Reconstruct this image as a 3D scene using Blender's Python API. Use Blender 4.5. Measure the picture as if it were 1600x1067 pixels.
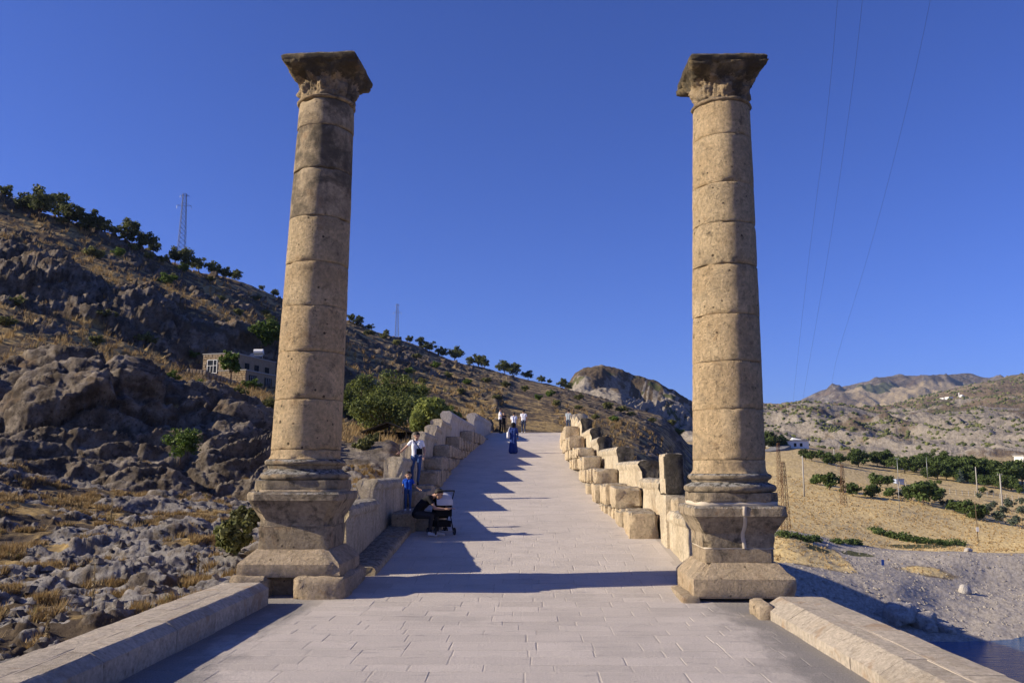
import bpy, bmesh, math, random
import numpy as np
from mathutils import Vector, Matrix

for o in list(bpy.data.objects):
    bpy.data.objects.remove(o, do_unlink=True)
SC = bpy.context.scene
COL = SC.collection
rng = np.random.default_rng(7)
random.seed(7)
R = math.radians

# ------------------------------------------------------------------ camera
F_PX, CX_PX, CY_PX = 1333.0, 800.0, 533.5          # focal length and centre in photograph pixels
PITCH, YAW, CAM_X, CAM_H = R(8.6), R(1.2), 0.19, 2.05
cam_d = bpy.data.cameras.new('camera')
cam_d.sensor_width = 36.0
cam_d.lens = F_PX * 36.0 / 1600.0
cam_d.clip_start, cam_d.clip_end = 0.1, 30000.0
cam = bpy.data.objects.new('camera', cam_d)
COL.objects.link(cam)
cam.location = (CAM_X, 0, CAM_H)
cam.rotation_euler = (R(90) + PITCH, 0, YAW)
SC.camera = cam

# ------------------------------------------------------------------ sky, sun, exposure
SUN_EL, SUN_AZ = R(26.0), R(8.0)                     # sun stands to the left, a little behind the camera
sun_vec = Vector((-math.cos(SUN_EL) * math.cos(SUN_AZ), -math.cos(SUN_EL) * math.sin(SUN_AZ), math.sin(SUN_EL)))
world = bpy.data.worlds.new('World')
SC.world = world
world.use_nodes = True
wn = world.node_tree
wn.nodes.clear()
sky = wn.nodes.new('ShaderNodeTexSky')
sky.sky_type = 'NISHITA'
sky.sun_disc = False
sky.sun_elevation = SUN_EL
sky.sun_rotation = math.atan2(sun_vec.x, sun_vec.y)
sky.altitude = 700
sky.air_density = 1.0
sky.dust_density = 0.15
sky.ozone_density = 3.0
hs = wn.nodes.new('ShaderNodeMix')                     # white balance of the photograph: a deep, slightly violet blue
hs.data_type, hs.blend_type = 'RGBA', 'MULTIPLY'
hs.inputs[0].default_value = 1.0
hs.inputs[7].default_value = (0.345, 0.455, 1.0, 1)
bg = wn.nodes.new('ShaderNodeBackground')
bg.inputs['Strength'].default_value = 0.088
wo = wn.nodes.new('ShaderNodeOutputWorld')
wn.links.new(sky.outputs[0], hs.inputs[6])
wn.links.new(hs.outputs[2], bg.inputs[0])
wn.links.new(bg.outputs[0], wo.inputs[0])
sun_d = bpy.data.lights.new('sun', 'SUN')
sun_d.energy = 5.0
sun_d.angle = R(0.53)
sun_d.color = (1.0, 0.88, 0.68)
sun = bpy.data.objects.new('sun', sun_d)
COL.objects.link(sun)
sun.rotation_euler = (-sun_vec).to_track_quat('-Z', 'Y').to_euler()
sun.location = (-60, -5, 60)
vs = SC.view_settings
vs.view_transform = 'Standard'
vs.look = 'None'
vs.exposure = 0.71
vs.gamma = 1.0
vs.use_curve_mapping = False
SC.render.engine = 'CYCLES'
SC.cycles.max_bounces = 6
SC.cycles.transparent_max_bounces = 8
SC.cycles.use_denoising = True

# ------------------------------------------------------------------ projection helpers (photograph pixel <-> place)
cP, sP, cY, sY = math.cos(PITCH), math.sin(PITCH), math.cos(YAW), math.sin(YAW)

def tslope(py):
    return math.tan(math.atan((CY_PX - py) / F_PX) + PITCH)

def ad(px, py):
    """tangent of azimuth and of elevation of a photograph pixel, from the camera's heading"""
    t = tslope(py)
    return (px - CX_PX) / F_PX * (cP + t * sP), t

def ADZ(a, d, z):
    return Vector((CAM_X + d * (a * cY - sY), d * (a * sY + cY), z))

def W(px, py, d):
    a, t = ad(px, py)
    return ADZ(a, d, CAM_H + t * d)

def G(px, py, z):
    a, t = ad(px, py)
    return ADZ(a, (z - CAM_H) / t, z)

def to_ad(p):
    x, y = p[0] - CAM_X, p[1]
    f = -x * sY + y * cY
    return (x * cY + y * sY) / f, f

def PX(p):
    a, f = to_ad(p)
    t = (p[2] - CAM_H) / f
    th = math.atan(t) - PITCH
    return CX_PX + a * F_PX / (cP + t * sP), CY_PX - F_PX * math.tan(th)

# the deck: level near the camera, then climbing to the crown of the arch
Y0, YTOP, SLOPE = 14.2, 69.0, 0.094
def zdeck(y):
    if y < Y0 - 1.5: return 0.0
    if y < Y0 + 1.5: return SLOPE * (y - Y0 + 1.5) ** 2 / 6.0
    if y < YTOP - 2: return SLOPE * (y - Y0)
    zt = SLOPE * (YTOP - Y0)
    if y < YTOP + 2: return zt - SLOPE * ((y - YTOP) ** 2 + 4) / 4.0
    return zt - SLOPE * (y - YTOP)

XC = np.array([(-30, 0), (14, 0), (20, -0.02), (25, -.25), (30.6, -.48), (40, -.6), (50, -.42), (59, -.15), (68, .3), (80, .4), (150, .4)], float)
def xc(y): return float(np.interp(y, XC[:, 0], XC[:, 1]))

def d_at(px, off, lo=13.0, hi=85.0):
    """distance along the bridge at which the line (axis + off) crosses photograph column px at deck level"""
    best, bd = 1e9, lo
    for i in range(1200):
        d = lo + (hi - lo) * i / 1199
        e = abs(PX((xc(d) + off, d, zdeck(d) + .5))[0] - px)
        if e < best: best, bd = e, d
    return bd

def z_at(py, p):
    a, f = to_ad((p[0], p[1], 0))
    return CAM_H + tslope(py) * f

# ------------------------------------------------------------------ numpy noise
def _hash(ix, iy, iz, seed):
    with np.errstate(over='ignore'):
        h = (ix.astype(np.uint32) * np.uint32(374761393) + iy.astype(np.uint32) * np.uint32(668265263)
             + iz.astype(np.uint32) * np.uint32(2147483647) + np.uint32((seed * 974634533 + 12345) & 0xffffffff))
        h = (h ^ (h >> np.uint32(13))) * np.uint32(1274126177)
        h = (h ^ (h >> np.uint32(16))) * np.uint32(2246822519)
        h = h ^ (h >> np.uint32(15))
    return h.astype(np.float64) / 4294967295.0

def vnoise(P, seed=0):
    P = np.asarray(P, float)
    I = np.floor(P).astype(np.int64)
    f = P - I
    u = f * f * f * (f * (f * 6 - 15) + 10)
    if P.shape[-1] == 2:
        x, y = I[..., 0], I[..., 1]
        z = np.zeros_like(x)
        a, b = _hash(x, y, z, seed), _hash(x + 1, y, z, seed)
        c, d = _hash(x, y + 1, z, seed), _hash(x + 1, y + 1, z, seed)
        ux, uy = u[..., 0], u[..., 1]
        return ((a * (1 - ux) + b * ux) * (1 - uy) + (c * (1 - ux) + d * ux) * uy) * 2 - 1
    x, y, z = I[..., 0], I[..., 1], I[..., 2]
    ux, uy, uz = u[..., 0], u[..., 1], u[..., 2]
    r = []
    for k in (0, 1):
        a, b = _hash(x, y, z + k, seed), _hash(x + 1, y, z + k, seed)
        c, d = _hash(x, y + 1, z + k, seed), _hash(x + 1, y + 1, z + k, seed)
        r.append((a * (1 - ux) + b * ux) * (1 - uy) + (c * (1 - ux) + d * ux) * uy)
    return (r[0] * (1 - uz) + r[1] * uz) * 2 - 1

def fbm(P, octv=4, seed=0, lac=2.03, gain=.5):
    P = np.asarray(P, float)
    s, a, n = 0, 1, 0
    for i in range(octv):
        s = s + a * vnoise(P, seed + i * 17)
        n += a
        a *= gain
        P = P * lac + 3.7
    return s / n

def ridged(P, octv=4, seed=0):
    P = np.asarray(P, float)
    s, a, n = 0, 1, 0
    for i in range(octv):
        s = s + a * (1 - np.abs(vnoise(P, seed + i * 17)) * 2)
        n += a
        a *= .5
        P = P * 2.03 + 1.7
    return s / n

def worley(P, seed=0):
    """F1, F2 and the random value of the nearest cell (2-D)"""
    P = np.asarray(P, float)
    I = np.floor(P).astype(np.int64)
    f1 = np.full(P.shape[:-1], 9.0); f2 = f1.copy(); idv = np.zeros_like(f1)
    for dx in (-1, 0, 1):
        for dy in (-1, 0, 1):
            cx, cy = I[..., 0] + dx, I[..., 1] + dy
            z = np.zeros_like(cx)
            jx, jy = _hash(cx, cy, z, seed), _hash(cx, cy, z + 1, seed)
            d = np.hypot(cx + jx - P[..., 0], cy + jy - P[..., 1])
            r = _hash(cx, cy, z + 2, seed)
            near = d < f1
            f2 = np.where(near, f1, np.minimum(f2, d))
            idv = np.where(near, r, idv)
            f1 = np.where(near, d, f1)
    return f1, f2, idv

def sstep(a, b, x):
    t = np.clip((x - a) / (b - a), 0, 1)
    return t * t * (3 - 2 * t)

# ------------------------------------------------------------------ object helpers
def tag(o, label=None, cat=None, group=None, kind=None):
    if label: o['label'] = label
    if cat: o['category'] = cat
    if group: o['group'] = group
    if kind: o['kind'] = kind
    return o

def empty(name, loc, label, cat, group=None, rz=0.0):
    o = bpy.data.objects.new(name, None)
    o.empty_display_size = .2
    o.location = loc
    o.rotation_euler = (0, 0, rz)
    COL.objects.link(o)
    return tag(o, label, cat, group, 'thing')

def mesh_np(name, V, Fc, mats, smooth=True, mat_idx=None, attrs=None):
    """V (n,3) array, Fc: (m,k) array or list of such arrays"""
    V = np.asarray(V, np.float32)
    lists = Fc if isinstance(Fc, list) else [Fc]
    lists = [np.asarray(q, np.int32) for q in lists if len(q)]
    me = bpy.data.meshes.new(name)
    me.vertices.add(len(V))
    me.vertices.foreach_set('co', V.ravel())
    nl = sum(q.size for q in lists); nf = sum(len(q) for q in lists)
    me.loops.add(nl); me.polygons.add(nf)
    me.loops.foreach_set('vertex_index', np.concatenate([q.ravel() for q in lists]))
    tot = np.concatenate([np.full(len(q), q.shape[1], np.int32) for q in lists])
    st = np.concatenate([[0], np.cumsum(tot)[:-1]]).astype(np.int32)
    me.polygons.foreach_set('loop_start', st)
    me.polygons.foreach_set('loop_total', tot)
    me.polygons.foreach_set('use_smooth', np.full(nf, bool(smooth)))
    for m in (mats if isinstance(mats, (list, tuple)) else [mats]):
        me.materials.append(m)
    if mat_idx is not None:
        me.polygons.foreach_set('material_index', np.asarray(mat_idx, np.int32))
    for k, v in (attrs or {}).items():
        v = np.asarray(v, np.float32)
        if v.ndim == 1:
            a = me.attributes.new(k, 'FLOAT', 'POINT'); a.data.foreach_set('value', v)
        else:
            a = me.attributes.new(k, 'FLOAT_COLOR', 'POINT'); a.data.foreach_set('color', v.ravel())
    me.update(calc_edges=True)
    me.validate()
    return me

def link(name, me, parent=None, loc=(0, 0, 0)):
    o = bpy.data.objects.new(name, me)
    COL.objects.link(o)
    o.location = loc
    if parent is not None: o.parent = parent
    return o

def wpos(p):
    v = Vector((0, 0, 0))
    while p is not None:
        v += p.location; p = p.parent
    return v

def part(name, V, Fc, mats, parent=None, smooth=True, sharp=None, **kw):
    """a mesh given in world coordinates; its origin goes to its own centre so that it can be picked up"""
    V = np.asarray(V, float)
    c = (V.max(0) + V.min(0)) / 2
    me = mesh_np(name, V - c, Fc, mats, smooth, **kw)
    if sharp: me.set_sharp_from_angle(angle=math.radians(sharp))
    base = np.array(wpos(parent)) if parent is not None else np.zeros(3)
    return link(name, me, parent, tuple(c - base))

class MB:
    """collects simple solids into one mesh"""
    def __init__(s): s.v = []; s.f3 = []; s.f4 = []; s.m3 = []; s.m4 = []; s.n = 0
    def add(s, V, F, m=0):
        V = np.asarray(V, float)
        for f in F:
            if len(f) == 3: s.f3.append([i + s.n for i in f]); s.m3.append(m)
            else: s.f4.append([i + s.n for i in f]); s.m4.append(m)
        s.v.append(V); s.n += len(V)
        return s
    def box(s, c, size, rz=0, m=0, bev=0):
        hx, hy, hz = np.array(size) / 2
        P = np.array([(x, y, z) for z in (-hz, hz) for y in (-hy, hy) for x in (-hx, hx)])
        if rz:
            q = P.copy(); P[:, 0] = q[:, 0] * math.cos(rz) - q[:, 1] * math.sin(rz); P[:, 1] = q[:, 0] * math.sin(rz) + q[:, 1] * math.cos(rz)
        return s.add(P + np.array(c), [(0, 2, 3, 1), (4, 5, 7, 6), (0, 1, 5, 4), (2, 6, 7, 3), (0, 4, 6, 2), (1, 3, 7, 5)], m)
    def tube(s, pts, r, n=6, m=0, cap=True):
        pts = [np.array(p, float) for p in pts]
        rs = r if isinstance(r, (list, tuple)) else [r] * len(pts)
        V = []
        for i, p in enumerate(pts):
            t = pts[min(i + 1, len(pts) - 1)] - pts[max(i - 1, 0)]
            t = t / (np.linalg.norm(t) + 1e-9)
            u = np.cross(t, (0, 0, 1) if abs(t[2]) < .9 else (1, 0, 0)); u /= np.linalg.norm(u)
            w = np.cross(t, u)
            for k in range(n):
                a = 2 * math.pi * k / n
                V.append(p + rs[i] * (math.cos(a) * u + math.sin(a) * w))
        Fs = []
        for i in range(len(pts) - 1):
            for k in range(n):
                k2 = (k + 1) % n
                Fs.append((i * n + k, i * n + k2, (i + 1) * n + k2, (i + 1) * n + k))
        if cap:
            V.append(pts[0]); V.append(pts[-1]); a, b = len(V) - 2, len(V) - 1
            e = (len(pts) - 1) * n
            for k in range(n):
                k2 = (k + 1) % n
                Fs.append((a, k2, k)); Fs.append((b, e + k, e + k2))
        return s.add(V, Fs, m)
    def ell(s, c, r, nu=10, nv=7, m=0):
        V = [];
        for j in range(nv + 1):
            ph = math.pi * j / nv
            for i in range(nu):
                th = 2 * math.pi * i / nu
                V.append((c[0] + r[0] * math.sin(ph) * math.cos(th), c[1] + r[1] * math.sin(ph) * math.sin(th), c[2] + r[2] * math.cos(ph)))
        Fs = [(j * nu + i, (j + 1) * nu + i, (j + 1) * nu + (i + 1) % nu, j * nu + (i + 1) % nu) for j in range(nv) for i in range(nu)]
        return s.add(V, Fs, m)
    def arrays(s):
        return np.concatenate(s.v), [np.array(s.f3, int).reshape(-1, 3), np.array(s.f4, int).reshape(-1, 4)], s.m3 + s.m4
    def build(s, name, mats, parent=None, smooth=False, world=True):
        V, Fs, mi = s.arrays()
        if world: return part(name, V, Fs, mats, parent, smooth, mat_idx=mi)
        return link(name, mesh_np(name, V, Fs, mats, smooth, mat_idx=mi), parent)

def copy_tree(o, parent=None):
    c = o.copy(); COL.objects.link(c)
    if parent is not None: c.parent = parent
    for ch in list(o.children): copy_tree(ch, c)
    return c

# ------------------------------------------------------------------ materials
class NT:
    def __init__(s, name, rough=.9, spec=.2):
        s.m = bpy.data.materials.new(name); s.m.use_nodes = True
        s.t = s.m.node_tree; s.t.nodes.clear()
        s.out = s.n('ShaderNodeOutputMaterial'); s.b = s.n('ShaderNodeBsdfPrincipled')
        s.b.inputs['Roughness'].default_value = rough
        s.b.inputs['Specular IOR Level'].default_value = spec
        s.l(s.b.outputs[0], s.out.inputs[0])
    def n(s, ty, **kw):
        x = s.t.nodes.new(ty)
        for k, v in kw.items(): setattr(x, k, v)
        return x
    def l(s, a, b): s.t.links.new(a, b)
    def put(s, sock, v):
        if hasattr(v, 'is_output'): s.l(v, sock)
        elif isinstance(v, (tuple, list)): sock.default_value = tuple(v) + ((1,) if len(v) == 3 and len(sock.default_value) == 4 else ())
        else: sock.default_value = v
    def math(s, op, a, b=0.0, clamp=False):
        x = s.n('ShaderNodeMath', operation=op, use_clamp=clamp)
        s.put(x.inputs[0], a); s.put(x.inputs[1], b)
        return x.outputs[0]
    def mix(s, f, a, b, blend='MIX'):
        x = s.n('ShaderNodeMix', data_type='RGBA', blend_type=blend)
        s.put(x.inputs[0], f); s.put(x.inputs[6], a); s.put(x.inputs[7], b)
        return x.outputs[2]
    def ramp(s, f, lo, hi):
        x = s.n('ShaderNodeMapRange', interpolation_type='SMOOTHSTEP')
        s.put(x.inputs[0], f); x.inputs[1].default_value = lo; x.inputs[2].default_value = hi
        return x.outputs[0]
    def noise(s, vec, scale, detail=4, rough=.55, dist=0.0):
        x = s.n('ShaderNodeTexNoise'); s.l(vec, x.inputs['Vector'])
        x.inputs['Scale'].default_value = scale; x.inputs['Detail'].default_value = detail
        x.inputs['Roughness'].default_value = rough; x.inputs['Distortion'].default_value = dist
        return x.outputs[0]
    def voro(s, vec, scale, feat='F1', out=0):
        x = s.n('ShaderNodeTexVoronoi', feature=feat); s.l(vec, x.inputs['Vector']); x.inputs['Scale'].default_value = scale
        return x.outputs[out]
    def pos(s): return s.n('ShaderNodeNewGeometry').outputs['Position']
    def objpos(s):
        tc = s.n('ShaderNodeTexCoord'); oi = s.n('ShaderNodeObjectInfo')
        w = s.n('ShaderNodeVectorMath', operation='SCALE'); v = s.n('ShaderNodeCombineXYZ')
        for i in range(3): s.l(oi.outputs['Random'], v.inputs[i])
        s.l(v.outputs[0], w.inputs[0]); w.inputs['Scale'].default_value = 73.0
        a = s.n('ShaderNodeVectorMath', operation='ADD'); s.l(tc.outputs['Object'], a.inputs[0]); s.l(w.outputs[0], a.inputs[1])
        return a.outputs[0], oi.outputs['Random']
    def attr(s, name, out='Fac'):
        x = s.n('ShaderNodeAttribute', attribute_name=name); return x.outputs[out]
    def bump(s, h, dist=.02, strength=1.0, prev=None):
        x = s.n('ShaderNodeBump'); s.l(h, x.inputs['Height']); x.inputs['Distance'].default_value = dist; x.inputs['Strength'].default_value = strength
        if prev: s.l(prev, x.inputs['Normal'])
        return x.outputs[0]
    def base(s, c): s.put(s.b.inputs['Base Color'], c); return s
    def norm(s, n): s.l(n, s.b.inputs['Normal'])

def scale_vec(N, vec, sx, sy, sz):
    x = N.n('ShaderNodeMapping'); N.l(vec, x.inputs[0]); x.inputs['Scale'].default_value = (sx, sy, sz)
    return x.outputs[0]

def mat_stone(name, c1, c2, stain_c=(.075, .065, .05), stain=.5, sscale=1.6, top_c=(.21, .20, .195), top=0.0, pits=.5, bump=.012, streak=0.0, spread=.14):
    """weathered limestone: two stone tones, dark crust patches, lichen on upward faces, run-off streaks, pits"""
    N = NT(name, .92, .15)
    v, rnd = N.objpos()
    c = N.mix(N.ramp(N.math('ADD', N.noise(v, 1.3, 5), N.math('MULTIPLY', N.math('SUBTRACT', rnd, .5), .3)), .35, .65), c1, c2)
    tone = N.math('MULTIPLY_ADD', rnd, .22); N.t.nodes[-1].inputs[2].default_value = .89
    c = N.mix(1.0, c, tone, 'MULTIPLY')
    fine = N.noise(v, 16, 8, .68)
    c = N.mix(1.0, c, N.math('MULTIPLY_ADD', fine, 1.6), 'MULTIPLY'); N.t.nodes[-2].inputs[2].default_value = .2
    c = N.mix(N.math('MULTIPLY', N.ramp(N.noise(v, 1.7, 7, .65, .5), .50, .68), .42), c, (.27, .22, .16))   # grey-brown weathering in broad patches
    # warm iron bleeding
    c = N.mix(N.math('MULTIPLY', N.ramp(N.noise(v, 2.4, 6, .6, .6), .56, .72), .45), c, (.36, .20, .085))
    st = N.noise(v, sscale, 10, .68, .35)
    c = N.mix(N.math('MULTIPLY', N.ramp(st, 1 - stain - spread, 1 - stain + spread * .5), .82), c, stain_c)
    if streak:
        sv = scale_vec(N, v, 7, 7, .45)
        c = N.mix(N.math('MULTIPLY', N.ramp(N.noise(sv, 1.0, 5, .6), .5, .75), streak), c, (.10, .085, .065))
    if top:
        g = N.n('ShaderNodeNewGeometry'); sx = N.n('ShaderNodeSeparateXYZ'); N.l(g.outputs['Normal'], sx.inputs[0])
        up = N.math('ADD', sx.outputs[2], N.math('MULTIPLY', N.math('SUBTRACT', N.noise(v, 5, 6, .7), .5), 1.4))
        lich = N.mix(N.ramp(N.noise(v, 11, 8, .75), .42, .6), top_c, (.045, .042, .04))
        c = N.mix(N.math('MULTIPLY', N.ramp(up, .25, .85), top), c, lich)
    pv = N.voro(v, 30)
    pit = N.ramp(N.math('ADD', pv, N.math('MULTIPLY', N.noise(v, 7, 4), .9)), .62, .48)
    c = N.mix(N.math('MULTIPLY', pit, pits * .7), c, (.09, .07, .05))
    hole = N.ramp(N.math('ADD', N.voro(v, 5.5), N.math('MULTIPLY', N.noise(v, 3.5, 6, .7), .55)), .40, .33)
    c = N.mix(N.math('MULTIPLY', hole, pits), c, (.07, .052, .035))
    N.base(c)
    h = N.math('ADD', N.math('ADD', N.noise(v, 7, 10, .78), N.math('MULTIPLY', N.noise(v, 28, 6, .8), .5)), N.math('MULTIPLY', pit, -.5 * pits))
    N.norm(N.bump(h, bump * 4.5, 1.0))
    return N.m

def mat_plain(name, c, rough=.6, spec=.3, var=.12, scale=6, metal=0.0):
    N = NT(name, rough, spec)
    v, _ = N.objpos()
    f = N.math('MULTIPLY_ADD', N.noise(v, scale, 5), var * 2); N.t.nodes[-1].inputs[2].default_value = 1 - var
    N.base(N.mix(1.0, c, f, 'MULTIPLY'))
    N.b.inputs['Metallic'].default_value = metal
    return N.m

def mat_leaf(name, c1, c2, c3=None, trans=.35):
    N = NT(name, .65, .25)
    t = N.attr('tint')
    oi = N.n('ShaderNodeObjectInfo')
    c = N.mix(t, c1, c2)
    if c3: c = N.mix(N.ramp(t, .86, .97), c, c3)
    f = N.math('MULTIPLY_ADD', oi.outputs['Random'], .5); N.t.nodes[-1].inputs[2].default_value = .75
    c = N.mix(1.0, c, f, 'MULTIPLY')
    N.base(c)
    tr = N.n('ShaderNodeBsdfTranslucent'); N.l(c, tr.inputs[0])
    mx = N.n('ShaderNodeMixShader'); mx.inputs[0].default_value = trans
    N.l(N.b.outputs[0], mx.inputs[1]); N.l(tr.outputs[0], mx.inputs[2]); N.l(mx.outputs[0], N.out.inputs[0])
    return N.m

M = {}
M['drum'] = mat_stone('column_limestone', (.72, .55, .335), (.60, .44, .255), stain=.33, sscale=6.5, pits=.9, streak=.18, bump=.022)
M['drum_dark'] = mat_stone('column_limestone_blackened', (.54, .42, .27), (.42, .32, .20), stain=.46, sscale=1.4, pits=.5, streak=.3, bump=.011)
M['capital'] = mat_stone('capital_limestone', (.52, .39, .24), (.38, .28, .165), stain=.42, sscale=3.0, top=.9, pits=.5, bump=.014)
M['abacus'] = mat_stone('abacus_shade_limestone', (.38, .29, .165), (.24, .18, .10), stain=.50, sscale=3.0, top=.9, top_c=(.30, .28, .26), pits=.4, bump=.014)
M['crust'] = mat_stone('crusted_limestone', (.46, .365, .25), (.33, .265, .18), stain=.40, sscale=4.5, top=1.0, top_c=(.40, .38, .35), pits=.5, bump=.014, streak=.2)
M['die'] = mat_stone('pedestal_limestone', (.50, .39, .265), (.38, .30, .20), stain=.38, sscale=4.0, pits=.7, bump=.016, streak=.25)
M['clean'] = mat_stone('cream_limestone', (.60, .475, .33), (.52, .40, .265), stain=.28, sscale=5, top=.2, top_c=(.42,.37,.31), pits=.7, bump=.018)
M['fresh'] = mat_stone('restored_limestone', (.50, .44, .37), (.44, .39, .33), stain=.16, sscale=1.0, top=.1, pits=.15, bump=.005)
M['para'] = mat_stone('parapet_limestone', (.62, .525, .38), (.54, .445, .31), stain=.30, sscale=3.5, top=.75, top_c=(.36, .34, .31), pits=.45, streak=.55, bump=.011)
M['para_dark'] = mat_stone('parapet_dark_front', (.24, .205, .165), (.15, .13, .105), stain=.46, sscale=6, top=.7, pits=.8, bump=.035)  # darker tone for the front ends of slabs and pier
M['bench'] = mat_stone('kerb_limestone', (.60, .485, .33), (.52, .41, .27), stain=.31, sscale=4, top=.7, top_c=(.36, .335, .30), pits=.5, streak=.3, bump=.013)
M['mortar'] = mat_plain('lime_mortar', (.47, .40, .31), .95, .1, .12, 9)
M['coping'] = mat_stone('low_wall_limestone', (.50, .43, .345), (.45, .385, .305), stain=.28, sscale=4, stain_c=(.20, .175, .15), pits=.3, bump=.008, spread=.1)
M['wood'] = mat_plain('weathered_wood', (.12, .085, .055), .8, .2, .3, 14)
M['rust'] = mat_plain('rusty_steel', (.16, .085, .045), .8, .3, .3, 10)
M['steel'] = mat_plain('galvanised_steel', (.33, .34, .35), .5, .5, .1, 6, .6)
M['concrete'] = mat_plain('pale_concrete', (.36, .34, .31), .9, .2, .12, 3)
M['white'] = mat_plain('white_render', (.78, .77, .74), .8, .2, .06, 2)
M['black'] = mat_plain('black_fabric', (.012, .012, .014), .9, .1, .2, 9)
M['dark'] = mat_plain('dark_opening', (.015, .014, .013), .8, .2, .2, 4)
M['glass'] = mat_plain('window_glass', (.03, .035, .045), .12, .5, .1, 3)
M['bark'] = mat_plain('bark', (.13, .095, .065), .95, .1, .35, 12)
M['wire'] = mat_plain('wire_cable', (.02, .02, .02), .5, .3, .1, 2)

# paving stone: pale, pinkish, scuffed; grey grit lies along the sides of the level part
def mat_paving(name, c1, c2, dust=True):
    N = NT(name, .88, .2)
    p = N.pos()
    oi = N.n('ShaderNodeObjectInfo')
    at = N.attr('tone')
    c = N.mix(N.ramp(N.noise(p, 1.1, 6, .6), .3, .7), c1, c2)
    t = N.math('MULTIPLY_ADD', N.math('ADD', oi.outputs['Random'], at), .10); N.t.nodes[-1].inputs[2].default_value = .90
    c = N.mix(1.0, c, t, 'MULTIPLY')
    f = N.math('MULTIPLY_ADD', N.noise(p, 38, 8, .75), .9); N.t.nodes[-1].inputs[2].default_value = .55
    c = N.mix(1.0, c, f, 'MULTIPLY')
    c = N.mix(N.math('MULTIPLY', N.ramp(N.noise(p, .55, 6, .65), .5, .7), .45), c, (.36, .325, .29))
    wear = N.noise(scale_vec(N, p, .6, 2.4, 1), 2.6, 8, .7, .5)
    c = N.mix(N.math('MULTIPLY', N.ramp(wear, .56, .7), .5), c, (.22, .205, .20))
    c = N.mix(N.math('MULTIPLY', N.ramp(N.noise(p, 5.5, 6, .65), .66, .72), .55), c, (.17, .16, .155))
    if dust:
        sx = N.n('ShaderNodeSeparateXYZ'); N.l(p, sx.inputs[0])
        near = N.ramp(sx.outputs[1], 15.5, 13.0)
        ax = N.math('ABSOLUTE', N.math('SUBTRACT', sx.outputs[0], -.15))
        e = N.math('ADD', ax, N.math('MULTIPLY', N.math('SUBTRACT', N.noise(scale_vec(N, p, 1, .5, 1), 1.6, 8, .7), .5), 2.2))
        e = N.math('ADD', e, N.math('MULTIPLY', N.ramp(sx.outputs[1], 10.5, 7.5), .55))
        grit = N.mix(N.ramp(N.noise(p, 60, 4, .7), .35, .7), (.15, .14, .13), (.27, .25, .235))
        c = N.mix(N.math('MULTIPLY', N.math('MULTIPLY', N.ramp(e, 2.75, 3.5), near), .9), c, grit)
    N.base(c)
    N.norm(N.bump(N.noise(p, 26, 10, .75), .022, .8))
    return N.m
M['slab'] = mat_paving('paving_stone', (.49, .435, .385), (.45, .40, .355))
M['bed'] = mat_paving('paving_grit', (.46, .41, .36), (.40, .355, .31))

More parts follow.
